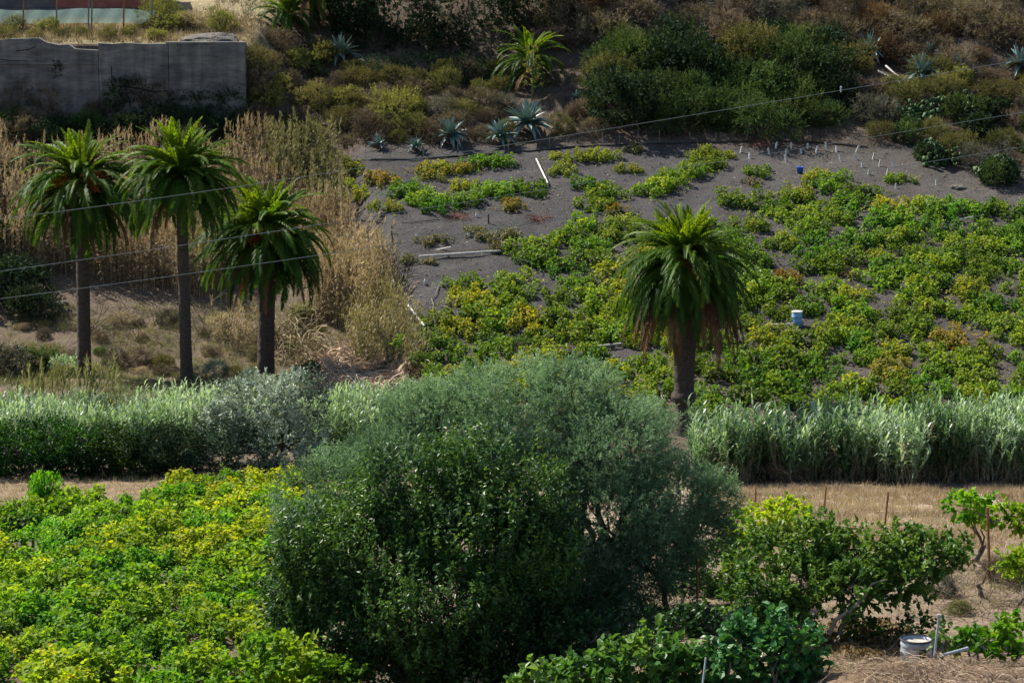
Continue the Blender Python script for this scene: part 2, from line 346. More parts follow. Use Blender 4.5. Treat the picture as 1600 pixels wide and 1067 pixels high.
def panel(pts, y0, y1):                            # outline (px, py) of the top edge, extruded
    g = G(); top = [(wx(a)-wx(200), wz(c)-wz(200)) for a, c in pts]; zb = -2.5; n_ = len(top)
    V = [(x, y0, z) for x, z in top]+[(x, y0, zb) for x, z in top]+[(x, y1, z) for x, z in top]+[(x, y1, zb) for x, z in top]
    T = []
    for k in range(n_-1):
        T += [(k, k+n_, k+1), (k+1, k+n_, k+n_+1), (k+2*n_, k+1+2*n_, k+3*n_), (k, k+1, k+2*n_), (k+1, k+1+2*n_, k+2*n_)]
    T += [(0, 2*n_, n_), (2*n_, 3*n_, n_), (n_-1, 2*n_-1, 3*n_-1), (2*n_-1, 4*n_-1, 3*n_-1)]
    return g.add(V, T).mesh('wall_panel', wall_m)
part('wall_panel', panel([(-330, 52), (-100, 56), (0, 64), (22, 61), (66, 60), (78, 67), (98, 71), (112, 70), (122, 77), (157.2, 79)], 0, .55), wall)
part('wall_panel', panel([(158.2, 68), (180, 69), (200, 67.5), (230, 69), (266.2, 68.5)], -.07, .55), wall)
part('wall_panel', panel([(267.2, 68.2), (386, 69)], -.12, .55), wall)
g = G(); box(g, (wx(325)-wx(200), .2, wz(67.3)-wz(200)), (wx(387)-wx(264), .75, .10)); part('coping', g.mesh('coping', wall_m), wall)
g = G(); box(g, (wx(40)-wx(200), -.03, wz(99)-wz(200)), (wx(152)-wx(-120), .10, .14)); part('ledge', g.mesh('ledge', wall_m), wall)
crack_m = noisemat('dark crack', two((.012, .012, .012), (.03, .03, .03)), 5, .95, 0)
def crack(pts, yy, rr=.025):
    g = G(); tube(g, [(wx(a)-wx(200), yy, wz(c)-wz(200)) for a, c in pts], [rr*(1+.5*math.sin(3*k)) for k in range(len(pts))], 4); part('crack', g.mesh('crack', crack_m), wall)
crack([(178, 134), (200, 136), (215, 138), (232, 141), (247, 144), (265, 142)], -.075, .04)
crack([(0, 92), (20, 95), (48, 95)], -.005, .02); crack([(30, 80), (50, 78), (60, 73)], -.005, .03); crack([(178, 104), (178, 132)], -.075, .03)

# terrace above the wall: netting fence, rendered wall
net_m, n, l, b = newmat('green shade netting')
b.inputs['Base Color'].default_value = (.38, .47, .44, 1); b.inputs['Roughness'].default_value = .7
t = n.new('ShaderNodeBsdfTranslucent'); t.inputs[0].default_value = (.34, .5, .45, 1)
tr = n.new('ShaderNodeBsdfTransparent')
s1 = n.new('ShaderNodeMixShader'); s1.inputs[0].default_value = .4; s2 = n.new('ShaderNodeMixShader'); s2.inputs[0].default_value = .45
l.new(b.outputs[0], s1.inputs[1]); l.new(t.outputs[0], s1.inputs[2]); l.new(s1.outputs[0], s2.inputs[1]); l.new(tr.outputs[0], s2.inputs[2])
l.new(s2.outputs[0], n['Material Output'].inputs[0])
FD = 148.0
fence = thing('netting_fence', 'pale blue-green netting fence on thin posts above the concrete wall', 'fence', at(120, 38, FD))
f0 = fence.location
g = G(); cols = np.linspace(-260, 242, 90); V = []; 
for k, p in enumerate(cols):
    sag = 1.6*math.sin(p*.031)+.7*math.sin(p*.09)
    for q, py in enumerate((15+sag, 22+sag*.6, 29, 37+sag*.3)):
        P = at(p, py, FD+.02*math.sin(p*.21+q)); V.append((P-f0)[:])
T = []
for k in range(89):
    for q in range(3):
        i0 = k*4+q; T += [(i0, i0+1, i0+4), (i0+1, i0+5, i0+4)]
part('netting', g.add(V, T).mesh('netting', net_m), fence)
for p, h in ((-110, -12), (-20, -16), (36, -14), (88, -6), (138, -22), (143, -5), (193, -26), (237, -20)):
    g = G(); a = at(p, 48, FD-.12)-f0; c_ = at(p+1, h, FD-.12)-f0; tube(g, [a[:], c_[:]], .05, 6); part('post', g.mesh('post', M['rust'] if p in (193, 36) else M['stick']), fence)
red_m = noisemat('red brown render', two((.16, .05, .035), (.28, .10, .07)), 1.2, .9, .3)
hut_m = noisemat('dark grey block wall', two((.05, .05, .055), (.12, .115, .11)), 1.5, .9, .3)
hut = thing('terrace_house', 'red-brown rendered house wall at the top left corner', 'building', at(90, 20, 153.5))
h0 = hut.location
def slab(p0, p1, q0, q1, d0, d1, mat, nm):
    a = at(p0, q1, d0)-h0; c_ = at(p1, q0, d0)-h0
    g = G(); box(g, ((a.x+c_.x)/2, (d0+d1)/2-153.5, (a.z+c_.z)/2), (c_.x-a.x, d1-d0, c_.z-a.z)); part(nm, g.mesh(nm, mat), hut)
slab(-260, 230, 13, 46, 153.2, 158, hut_m, 'plinth')
slab(-260, 80, -90, 12.6, 153.4, 158, hut_m, 'wall'); slab(80.5, 222, -90, 12.6, 153.5, 158, red_m, 'wall')

# ================================================================== PLANT GENERATORS
def tw(g, B, T, L, nl, leafL, leafW, tpl, r, tint, spread=.8, up=.3, droop=0., curve=0.):
    """twigs from B along T with nl leaves each"""
    n_ = len(B); s = (np.arange(nl)+.5)/nl
    s = np.clip(s[None]+r.uniform(-.4, .4, (n_, nl))/nl, 0.02, 1)
    P = B[:, None]+T[:, None]*(s*np.broadcast_to(L, n_)[:, None])[..., None]
    P[..., 2] -= curve*s**2*np.broadcast_to(L, n_)[:, None]
    D = T[:, None]*.55+r.normal(size=(n_, nl, 3))*spread; D[..., 2] -= droop
    N = r.normal(size=(n_, nl, 3))*.55; N[..., 2] += up+.35
    c = np.repeat(tint[:, None], nl, 1)+r.normal(size=(n_, nl))*.12
    m = n_*nl
    leaves(g, tpl, P.reshape(m, 3), D.reshape(m, 3), N.reshape(m, 3), leafL*r.uniform(.7, 1.2, m), leafW*r.uniform(.75, 1.2, m), c.ravel())
def lobe_points(lobes, n_, r, shell=.55, zmin=None, gap=None):
    """points near the outside of a union of ellipsoids, with outward directions"""
    ce = np.array([q[0] for q in lobes], float); ra = np.array([q[1] for q in lobes], float)
    wt = (ra[:, 0]*ra[:, 1]+ra[:, 0]*ra[:, 2]+ra[:, 1]*ra[:, 2]); wt /= wt.sum()
    k = r.choice(len(lobes), n_*5, p=wt); d = rand_dirs(n_*5, r)
    rr = (shell+(1-shell)*r.random(n_*5)**.6)
    P = ce[k]+d*ra[k]*rr[:, None]
    q = np.min(np.linalg.norm((P[:, None]-ce[None])/ra[None], axis=2)+(np.arange(len(ce))[None] == k[:, None])*9, axis=1)
    ok = q > .55
    if zmin is not None: ok &= P[:, 2] > zmin
    if gap: ok &= (fbm(P[:, 0]*gap[0]+5, P[:, 2]*gap[0]+P[:, 1]*gap[0]*.6, gap[2])+r.normal(size=len(P))*.04 > gap[1])
    idx = np.nonzero(ok)[0][:n_]
    return P[idx], norm(d[idx]/ra[k[idx]])
def clumpy(P, f, r, seed=1): return np.clip(.45+1.3*fbm(P[:, 0]*f+7, P[:, 2]*f+P[:, 1]*f*.7, seed)+r.normal(size=len(P))*.08, 0, 1)

# ---- grape vines: arching canes with broad leaves
def vine_mesh(seed, R, H, nl_, leaf, name='foliage'):
    r = np.random.default_rng(seed); g = G(); base = r.uniform(.3, .5); ell = r.uniform(.8, 1.25); lob = [((0, 0, H*.35), (R*.34, R*.34, H*.6))]
    for k in range(int(r.integers(9, 13))):                          # leafy mounds where the canes arch over
        a = r.uniform(0, 6.28); q = R*r.uniform(.3, 1.0); sz = R*r.uniform(.12, .29)
        lob.append(((q*math.cos(a)*ell, q*math.sin(a)/ell, H*r.uniform(.15, .45)), (sz, sz, H*r.uniform(.3, .75))))
    P, D = lobe_points(lob, nl_, r, .62, .03); n_ = len(P); P = P+r.normal(size=P.shape)*.03
    d = D*.6+r.normal(size=P.shape)*.7; d[:, 2] -= .35; N = r.normal(size=P.shape)*.42+D*.35; N[:, 2] += .75
    tint = base+.5*(P[:, 2]/H-.5)+.9*fbm(P[:, 0]*1.8+seed, P[:, 1]*1.8, seed)+r.normal(size=n_)*.13  # low leaves tinted darker: shade under the mounds painted into the colour
    leaves(g, GRAPE, P, d, N, leaf*r.uniform(.55, 1.15, n_), leaf*r.uniform(.6, 1.2, n_), np.clip(tint, 0, 1))
    for k in range(5):                                              # stray shoots
        a = r.uniform(0, 6.28); q = R*np.linspace(.5, r.uniform(1.05, 1.4), 12); p = np.stack([q*math.cos(a)*ell, q*math.sin(a)/ell, H*np.linspace(.7, .1, 12)+.1*np.sin(q*4)+.04], 1)
        d = r.normal(size=p.shape); leaves(g, GRAPE, p, d, r.normal(size=p.shape)*.4+[0, 0, 1], leaf*r.uniform(.5, 1, 12), leaf*.8, np.clip(base+.2+r.normal(size=12)*.15, 0, 1))
    return g.mesh(name, M['vine'])
def vine_trunk(seed, R, H):
    r = np.random.default_rng(seed); g = G()
    tube(g, wiggle((0, 0, -.15), (.05, .03, H*.6), 5, .08, r), [.06, .055, .05, .05, .04], 5)
    for k in range(5):
        a = r.uniform(0, 6.28); q = R*r.uniform(.5, .8)
        tube(g, wiggle((.05, .03, H*.55), (q*math.cos(a), q*math.sin(a), H*r.uniform(.3, .6)), 5, .05, r, sag=.12), [.03, .025, .02, .014, .008], 4)
    return g.mesh('trunk', M['bark'])
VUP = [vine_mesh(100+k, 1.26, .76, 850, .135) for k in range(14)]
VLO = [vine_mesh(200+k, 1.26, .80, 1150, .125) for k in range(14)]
VTR = [vine_trunk(300+k, 1.0, .55) for k in range(4)]
vine_count = [0]
def zone(px_, py_):
    if py_ > 700:
        if py_ < 800: return 'along the back edge of the lower vineyard'
        if px_ > 340: return 'beside the big olive tree in the lower vineyard'
        if py_ > 990: return 'along the bottom edge of the lower vineyard'
        if px_ < 90: return 'at the left edge of the lower vineyard'
        return 'in the middle of the lower vineyard' if py_ > 890 else 'in the back half of the lower vineyard'
    if px_ < 860:
        if py_ > 560: return 'on the hillside just above the olive tree crown'
        return 'at the left edge of the crowded hillside vines' if py_ > 480 else 'on the hillside by the grey bare patch'
    if px_ < 975: return 'left of the stout palm, low on the hillside' if py_ > 470 else 'left of the stout palm, high on the hillside'
    if px_ < 1180: return 'behind the stout palm trunk' if py_ > 540 else 'behind the stout palm crown'
    if px_ < 1320:
        if py_ < 400: return 'on the hillside below the small blue bucket'
        return 'around the blue barrel on the hillside' if py_ < 540 else 'between blue barrel and green cane bed'
    if py_ > 560: return 'just above the green cane bed on the hillside'
    if px_ > 1500: return 'at the right edge of the hillside vineyard'
    return 'below the dry scrub on the right hillside' if py_ < 420 else 'right of the blue barrel on the hillside'
def place_vine(p, meshes, mat, label, group, sc, r, slope=True):
    tilt = math.atan(float(terrain(p[0], p[1]+.5)-terrain(p[0], p[1]-.5))) if slope else 0
    rot = (Matrix.Rotation(tilt, 3, 'X') @ Matrix.Rotation(r.uniform(0, 6.28), 3, 'Z')).to_euler()
    t = thing('grape_vine', label, 'vine', p, rot, sc, group)
    k = int(r.integers(len(meshes)))
    part('foliage', meshes[k], t, mat); part('trunk', VTR[k % 4], t); vine_count[0] += 1
    return t

# ================================================================== UPPER VINEYARD
rv = np.random.default_rng(11)
SPARSE = [(556, 268, 'y', .8), (590, 284, 'r', .9), (563, 312, 'y', .9), (605, 330, 'y', .7), (632, 306, 'g', 1.0), (660, 318, 'g', 1.0), (688, 326, 'g', .9), (718, 318, 'g', .9),
          (668, 276, 'r', .8), (690, 268, 'y', .8), (722, 268, 'r', .7), (716, 296, 'y', .7), (748, 262, 'g', .9), (776, 258, 'g', .8), (765, 304, 'g', .9), (796, 302, 'g', .9), (832, 302, 'g', .9), (800, 326, 'r', .7),
          (878, 270, 'y', .7), (905, 250, 'y', .7), (932, 248, 'y', .8), (918, 296, 'g', .9), (945, 306, 'g', .9), (940, 328, 'g', .9), (962, 330, 'r', .6), (985, 270, 'y', .6), (868, 248, 'y', .5), (990, 236, 'd', .5),
          (1015, 304, 'g', 1.0), (1040, 296, 'g', 1.0), (1050, 280, 'g', .8), (1080, 272, 'g', .9), (1108, 262, 'g', .9), (1095, 246, 'y', .8), (1132, 246, 'y', .5), (1150, 318, 'g', 1.05), (1180, 272, 'g', .7), (1175, 288, 'd', .5),
          (740, 365, 'd', .5), (665, 382, 'd', .5), (760, 372, 'd', .6), (795, 370, 'd', .6), (640, 408, 'd', .45), (668, 412, 'd', .4), (775, 390, 'd', .6), (690, 378, 'd', .5), (1408, 284, 'g', .7), (1352, 306, 'g', .9),
          (1280, 282, 'y', .8), (1246, 308, 'y', .8), (1290, 300, 'g', .9), (1305, 284, 'g', .7), (1238, 318, 'g', 1.0)]
MV = {'g': M['vine_hill'], 'y': M['vine_hillyellow'], 'r': M['vine_rust'], 'd': M['vine_dull']}
LV = {'g': ('solitary green grapevine on bare dark soil', 'scattered green vines on dark soil'),
      'y': ('yellowing solitary grapevine on bare dark soil', 'scattered yellow vines on dark soil'),
      'r': ('rusty orange solitary grapevine on bare dark soil', 'scattered rusty vines on dark soil'),
      'd': ('small withered grapevine on bare grey soil', 'withered vines on grey soil')}
pts = []
for px_, py_, k, s in SPARSE:
    p = pix(px_, py_, 98, 141); pts.append((p.x, p.y)); zn = 'by the left field edge' if px_ < 640 else 'left of the white pipe' if px_ < 845 else 'just right of the white pipe' if px_ < 1000 else 'above the stout palm' if px_ < 1165 else 'beside the white tubes'
    place_vine(p, VUP, MV[k], LV[k][0]+', '+zn, LV[k][1]+', '+zn, s, rv)
HOLES = [(1245, 548, 24, 12), (1305, 565, 26, 42), (1335, 600, 22, 16), (1375, 480, 36, 12), (1310, 440, 34, 12), (1480, 480, 34, 10), (1470, 345, 42, 12), (820, 432, 30, 14), (845, 468, 22, 10), (1250, 350, 30, 8),
         (1440, 605, 34, 12), (1540, 520, 24, 9), (1245, 520, 40, 26), (1190, 470, 22, 22), (950, 550, 40, 9), (1060, 640, 70, 14), (1390, 392, 26, 9), (1560, 395, 26, 9), (1480, 630, 30, 12), (1330, 520, 20, 10)]
def dense(px_, py_):
    top = np.interp(px_, [655, 690, 760, 830, 870, 920, 1180, 1200, 1250, 1330, 1420, 1600, 1700], [530, 462, 440, 415, 362, 355, 345, 310, 300, 305, 322, 328, 330])
    if py_ < top or py_ > 652 or px_ < 662: return False
    return not any(((px_-a)/c)**2+((py_-e)/d)**2 < 1 for a, e, c, d in HOLES)
cand = 0; dn = 0
for _ in range(9000):
    x = rv.uniform(-6, 33); y = rv.uniform(101, 139); z = float(terrain(x, y))
    px_, py_ = proj(x, y, z)
    if px_ > 1650 or not dense(px_, py_): continue
    if any((x-a)**2+(y-c)**2 < 1.56**2 for a, c in pts): continue
    pts.append((x, y)); u = rv.random(); warm = 1 if (px_ < 1100 and py_ > 430) else 0
    nb = fbm(np.array([x*.23]), np.array([y*.23]), 31)[0]+.5
    if u < .05+.26*warm+.08*(nb > .62): k = 'y'
    elif u > .965-.02*warm: k = 'r'
    else: k = 'g'
    zn = zone(px_, py_); cw = {'g': 'green', 'y': 'yellow-green', 'r': 'rust-brown'}[k]; lab = ('low %s grapevine %s' % (cw, zn), '%s vines %s' % (cw, zn))
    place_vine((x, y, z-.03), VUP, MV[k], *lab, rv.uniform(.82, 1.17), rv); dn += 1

# ================================================================== LOWER LEFT VINEYARD
MV = {'g': M['vine'], 'y': M['vine_yellow'], 'r': M['vine_rust']}
rl = np.random.default_rng(12); pts = []; HL = [(95, 880, 22, 8), (250, 900, 24, 8), (60, 960, 26, 9), (300, 960, 26, 9), (110, 1000, 30, 9), (200, 850, 20, 7), (40, 1040, 26, 10), (300, 1010, 24, 9), (150, 935, 26, 10), (190, 1020, 34, 10), (235, 1050, 36, 12), (365, 1040, 34, 16), (10, 815, 30, 10), (165, 960, 16, 8), (370, 912, 14, 8)]
for _ in range(6000):
    x = rl.uniform(-19.5, -3.5); y = rl.uniform(54, 93); z = float(terrain(x, y)); px_, py_ = proj(x, y, z)
    top = np.interp(px_, [-60, 40, 90, 180, 260, 340, 430, 470], [822, 806, 782, 800, 784, 764, 750, 748])
    if px_ < -40 or px_ > 475 or py_ < top or py_ > 1100: continue
    if any(((px_-a)/c)**2+((py_-e)/d)**2 < 1 for a, e, c, d in HL): continue
    if any((x-a)**2+(y-c)**2 < 1.68**2 for a, c in pts): continue
    pts.append((x, y)); u = rl.random()
    yel = math.exp(-((px_-390)/70)**2-((py_-810)/50)**2)*.8+math.exp(-((px_-300)/60)**2-((py_-850)/25)**2)*.5+.16
    k = 'y' if u < yel else ('r' if u > .98 else 'g')
    zn = zone(px_, py_); cw = {'g': 'leafy green', 'y': 'bright yellow', 'r': 'orange-brown'}[k]; lab = ('%s sunlit grapevine %s' % (cw, zn), '%s vines %s' % (cw, zn))
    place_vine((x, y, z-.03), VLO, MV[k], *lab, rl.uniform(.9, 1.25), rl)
tall = thing('grape_vine', 'tall upright grapevine at the back left corner of the lower vineyard', 'vine', pix(70, 800), sc=(.7, .7, 1.9)); part('foliage', VLO[2], tall); part('trunk', VTR[1], tall)

# ================================================================== PALMS
def frond_mesh(e0, bend, L, seed, dead=False, name='frond', tb=.5):
    r = np.random.default_rng(seed); g = G(); ns = 22
    s = np.linspace(0, 1, ns); e = np.radians(e0-bend*s**1.15)
    dx = np.cos(e)*L/(ns-1); dz = np.sin(e)*L/(ns-1)
    x = np.concatenate([[0], np.cumsum(dx[:-1])]); z = np.concatenate([[0], np.cumsum(dz[:-1])]); yv = .06*L*np.sin(s*2.2)*r.uniform(-1, 1)
    pts = np.stack([x, yv, z], 1)
    tube(g, pts[::2], np.linspace(.032, .006, len(pts[::2])), 4, .45)
    npair = 66; u = np.linspace(.10, .995, npair)
    px_ = np.stack([np.interp(u, s, pts[:, k]) for k in range(3)], 1); ee = np.interp(u, s, e)
    t = np.stack([np.cos(ee), 0*ee, np.sin(ee)], 1); nn = np.stack([-np.sin(ee), 0*ee, np.cos(ee)], 1)
    ll = (.46 if not dead else .40)*np.clip(np.sin(np.pi*(u*.80+.16)), .1, 1)**.7*L/3.3
    for sd_ in (-1, 1):
        ang = np.interp(u, [0, 1], [60, 30])+r.normal(size=npair)*6; ar = np.radians(ang)
        d = t*np.cos(ar)[:, None]+np.array([0, sd_, 0])*np.sin(ar)[:, None]*.85+nn*(.30 if not dead else .05)*np.sin(ar)[:, None]+r.normal(size=(npair, 3))*.05
        d = norm(d); l2 = ll*r.uniform(.85, 1.1, npair); gv = np.array([0, 0, -1.])
        mid = px_+d*(l2*.55)[:, None]; tip = px_+d*l2[:, None]+gv*(l2*(.24 if not dead else .7))[:, None]
        wv_ = norm(np.cross(d, nn))*.5; wd = .062
        V = np.stack([px_-t*wd*.5, px_+t*wd*.5, mid-t*wd*.6, mid+t*wd*.6, tip], 1).reshape(-1, 3)
        T = (np.array([[0, 2, 1], [1, 2, 3], [2, 4, 3]])[None]+np.arange(npair)[:, None, None]*5).reshape(-1, 3)
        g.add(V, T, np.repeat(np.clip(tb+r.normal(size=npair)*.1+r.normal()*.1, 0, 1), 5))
    return g.mesh(name, M['palm_dead'] if dead else M['palm'])
CLS = [(86, 26, 2.6), (77, 50, 3.0), (66, 74, 3.25), (53, 94, 3.4), (37, 106, 3.6), (19, 102, 3.7), (0, 90, 3.8), (-22, 68, 3.8)]
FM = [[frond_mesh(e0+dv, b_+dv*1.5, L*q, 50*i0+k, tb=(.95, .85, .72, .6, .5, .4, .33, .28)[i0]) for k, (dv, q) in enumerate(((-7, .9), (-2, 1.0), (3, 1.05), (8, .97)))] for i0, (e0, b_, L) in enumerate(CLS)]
DM = [frond_mesh(-22+6*k, 66, 3.8, 900+k, True) for k in range(3)]
def palm_trunk(H, rb, rt, seed, knob=None, boots=1.4):
    r = np.random.default_rng(seed); g = G(); sides = 18; rows = int(H/.09); V = []
    for i0 in range(rows+1):
        z = -.4+(H+.4)*i0/rows; t = max(z, 0)/H
        rr = rb+(rt-rb)*t+.16*rb*math.exp(-z/.5)
        if knob: rr += knob[1]*math.exp(-((z-knob[0])/.22)**2)-knob[1]*.7*math.exp(-((z-knob[0]+.9)/.7)**2)
        top = max(0, (z-(H-boots))/boots); rr *= 1+.35*math.sin(min(top, 1)*math.pi*.62)
        for j in range(sides):
            a = 2*math.pi*j/sides
            di = .5+.5*math.sin(9*a+(i0 % 2)*math.pi+z*2)
            q = rr*(1+(.05+.16*min(top*2, 1))*di*(.6+.4*math.sin(z*34))+.03*r.normal())
            V.append((q*math.cos(a), q*math.sin(a), z))
    T = []
    for i0 in range(rows):
        for j in range(sides):
            p = i0*sides+j; q = i0*sides+(j+1) % sides; T += [(p, q, q+sides), (p, q+sides, p+sides)]
    return g.add(V, T).mesh('trunk', M['palm_bark'], True)
def fruit_mesh(seed):
    r = np.random.default_rng(seed); g = G()
    for k in range(46):
        a = r.normal()*.5; e = r.uniform(-.9, .5); L = r.uniform(.45, .85)
        d = np.array([math.cos(a)*math.cos(e), math.sin(a)*math.cos(e), math.sin(e)]); p0 = np.array([.25, 0, .1]); p1 = p0+d*L+np.array([0, 0, -.12])
        tube(g, [p0, (p0+p1)/2+np.array([0, 0, .05]), p1], [.012, .012, .008], 3, r.random())
        for q in np.linspace(.35, 1, 6):
            c_ = p0+(p1-p0)*q+r.normal(size=3)*.02; tube(g, [c_, c_+np.array([0, 0, -.05])], [.022, .016], 4, r.random())
    return g.mesh('fruit_bunch', M['fruit'])
FR = [fruit_mesh(k) for k in range(2)]
def palm(base, H, sc, label, seed, counts, fruits=(), dead=14, rb=.26, rt=.24, knob=None, boots=1.4, lean=0):
    r = np.random.default_rng(seed); t = thing('palm_tree', label, 'palm', base, (0, lean, r.uniform(-.2, .2)), 1, 'tall date palms')
    part('trunk', palm_trunk(H, rb, rt, seed, knob, boots), t)
    ga = 2.39996; k = 0
    for ci, cnt in enumerate(counts):
        for q in range(cnt):
            k += 1; a = k*ga+r.normal()*.25; h = H+.42-.085*ci+r.normal()*.03; off = .08+.02*ci
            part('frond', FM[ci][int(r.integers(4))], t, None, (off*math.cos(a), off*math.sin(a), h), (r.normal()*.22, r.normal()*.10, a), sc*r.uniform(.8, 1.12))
    for q in range(dead):
        a = q*2*math.pi/max(dead, 1)+r.normal()*.2
        part('dead_frond', DM[int(r.integers(3))], t, None, (.22*math.cos(a), .22*math.sin(a), H-.35), (r.normal()*.1, .14+r.normal()*.08, a), sc*(r.uniform(.9, 1.28) if dead > 20 else r.uniform(.75, 1.0)))
    for a, dz in fruits:
        part('fruit_bunch', FR[0 if a < -1.6 else 1], t, None, (.2*math.cos(a), .2*math.sin(a), H+.25+dz), (0, 0, a), 1.45)
    return t
def palm_at(px_, pyb, pyhub, d=None):
    p = pix(px_, pyb); H = zpix(p.y, pyhub)-p.z; return p, H
p, H = palm_at(1068, 676, 418)
palm(p, H, .92, 'stout date palm with thick crown standing alone at the vineyard foot', 5, (13, 20, 26, 32, 36, 38, 36, 30), ((-1.9, 0),), 34, .34, .60, (1.55, .16), 2.8)
p, H = palm_at(132, 588, 293)
palm(p, H, .98, 'leftmost date palm with orange fruit stalks and slender trunk', 6, (7, 10, 14, 19, 25, 28, 28, 24), ((-2.3, .1), (-.9, .2), (-1.9, 0)), 6, .33, .30, None, 1.3, .012)
p, H = palm_at(292, 600, 282)
palm(p, H, .92, 'tallest date palm, the middle one of three, on a slim straight trunk', 7, (12, 17, 22, 27, 30, 29, 24, 14), (), 6, .28, .24, None, 1.2, -.008)
p, H = palm_at(415, 588, 372)
palm(p, H, 1.03, 'shortest date palm of three, with orange fruit, beside the dry canes', 8, (11, 15, 20, 25, 30, 30, 28, 24), ((-1.9, .1), (-1.2, .1), (-.5, .1)), 10, .40, .40, None, 1.9, .03)
# small palms on the upper slope
p = pix(828, 138); palm(p, 1.5, .80, 'small green palm on the upper slope above the agaves', 21, (4, 6, 8, 9, 10, 9, 6, 3), (), 3, .28, .26, None, .8)
p = pix(448, 48); palm(p, 1.0, .8, 'low shaded palm at the top edge beside the dark trees', 22, (3, 5, 6, 7, 8, 7, 5, 3), (), 4, .3, .3, None, .8)
p = pix(492, 42); palm(p, 2.6, .8, 'shaded palm with hanging grey dead fronds at the top edge', 23, (2, 4, 5, 6, 6, 6, 6, 6), (), 16, .3, .3, None, .8)

# ================================================================== CANES AND REEDS
ARC = (np.array([[0, -.5, 0], [0, .5, 0], [.4, -.5, .10], [.4, .5, .10], [.75, -.35, .03], [.75, .35, .03], [1, 0, -.22]]),
       np.array([[0, 2, 1], [1, 2, 3], [2, 4, 3], [3, 4, 5], [4, 6, 5]]))
def stalks(g, P, D, H, W, c):
    n_ = len(P); D = norm(D); a = norm(np.cross(D, np.array([0, 1., 0]))); b_ = np.cross(D, a)
    an = np.arange(3)*2*math.pi/3; ring = np.cos(an)[None, :, None]*a[:, None]+np.sin(an)[None, :, None]*b_[:, None]
    V = np.concatenate([P[:, None]+ring*W*.5, (P+D*H[:, None])[:, None]+ring*W*.2], 1)
    tf = np.array([[0, 1, 4], [0, 4, 3], [1, 2, 5], [1, 5, 4], [2, 0, 3], [2, 3, 5]])
    T = (tf[None]+np.arange(n_)[:, None, None]*6).reshape(-1, 3); g.add(V.reshape(-1, 3), T, np.repeat(np.broadcast_to(c, n_), 6))
def canes(P, H, r, nleaf, leafL, leafW, tint, lean=.08, lo=.25, plume=0., droop=.0, stalk=.022):
    g = G(); n_ = len(P); D = np.stack([r.normal(size=n_)*lean, r.normal(size=n_)*lean, np.ones(n_)], 1); D = norm(D)
    stalks(g, P, D, H, stalk, np.clip(tint+.05, 0, 1))
    s = lo+(1-lo)*(np.arange(nleaf)[None]+r.random((n_, nleaf)))/nleaf
    Q = P[:, None]+D[:, None]*(s*H[:, None])[..., None]
    a = r.uniform(0, 6.28, n_)[:, None]+np.arange(nleaf)[None]*math.pi+r.normal(size=(n_, nleaf))*.5
    el = np.radians(48)*(.4+s)-droop+r.normal(size=s.shape)*.2
    d = np.stack([np.cos(a)*np.cos(el), np.sin(a)*np.cos(el), np.sin(el)], -1); N = np.stack([-np.cos(a)*np.sin(el), -np.sin(a)*np.sin(el), np.cos(el)], -1)
    m = n_*nleaf; L = leafL*r.uniform(.6, 1.15, (n_, nleaf))*(1.15-.55*s)
    c = np.clip(tint[:, None]+r.normal(size=s.shape)*.14+.15*(s-.6), 0, 1)
    leaves(g, ARC, Q.reshape(m, 3), d.reshape(m, 3), N.reshape(m, 3), L.ravel(), leafW*r.uniform(.7, 1.2, m), c.ravel())
    if plume > 0:
        k = np.nonzero(r.random(n_) < plume)[0]; nb = 16
        B = (P+D*H[:, None])[k]; dd = D[k][:, None]*1.0+r.normal(size=(len(k), nb, 3))*.28; q = B[:, None]+D[k][:, None]*r.uniform(-.25, .25, (len(k), nb))[..., None]
        leaves(g, TRI, q.reshape(-1, 3), dd.reshape(-1, 3), rand_dirs(len(k)*nb, r), r.uniform(.18, .38, len(k)*nb), .045, np.clip(np.repeat(tint[k], nb)+.2, 0, 1))
    return g
def scatter(n_, x0, x1, y0, y1, r, mask):
    x = r.uniform(x0, x1, n_); y = r.uniform(y0, y1, n_); z = terrain(x, y); px_, py_ = proj(x, y, z)
    k = mask(px_, py_, x, y); return np.stack([x, y, z-.05], 1)[k]
def edge(y): return np.interp(y, [30, 92, 103, 110, 137, 150], [-1., -2., -3.9, -4.6, -9.6, -10])
rc = np.random.default_rng(31)
# green cane bed, right
P = scatter(4200, 5.8, 24, 92.6, 98.4, rc, lambda a, c, x, y: (a > 1085) & (y < 95.5+1.6*vnoise(x*.4, y*0, 4)+1.2*(x > 11)) & (y > 92.5+1.7*vnoise(x*.9, y*0+3, 6)))
H = rc.uniform(1.5, 3.6, len(P))*(.5+.5*vnoise(P[:, 0]*.55, P[:, 1]*.55, 8)+.5*vnoise(P[:, 0]*1.5, P[:, 1]*1.5, 88))
g = canes(P, H*.74, rc, 14, .85, .07, np.clip(.48+1.3*fbm(P[:, 0]*.9, P[:, 1]*.9, 4)+rc.normal(size=len(P))*.12, 0, 1), .17, .3, 0)
solo('cane_bed', g.mesh('cane_bed', M['reed']), 'tall grey-green cane bed below the hillside vineyard', 'canes', kind='stuff')
# dry leaves at its feet
k = rc.random(len(P)) < .5; g = canes(P[k]+np.array([0, -.2, 0]), H[k]*.5*rc.uniform(.5, 1.3, k.sum()), rc, 9, .5, .035, rc.random(k.sum()), .22, .1, .05, .9)
solo('dry_cane_litter', g.mesh('dry_cane_litter', M['cane_dry']), 'dry brown leaves at the foot of the green cane bed', 'dry canes', kind='stuff')
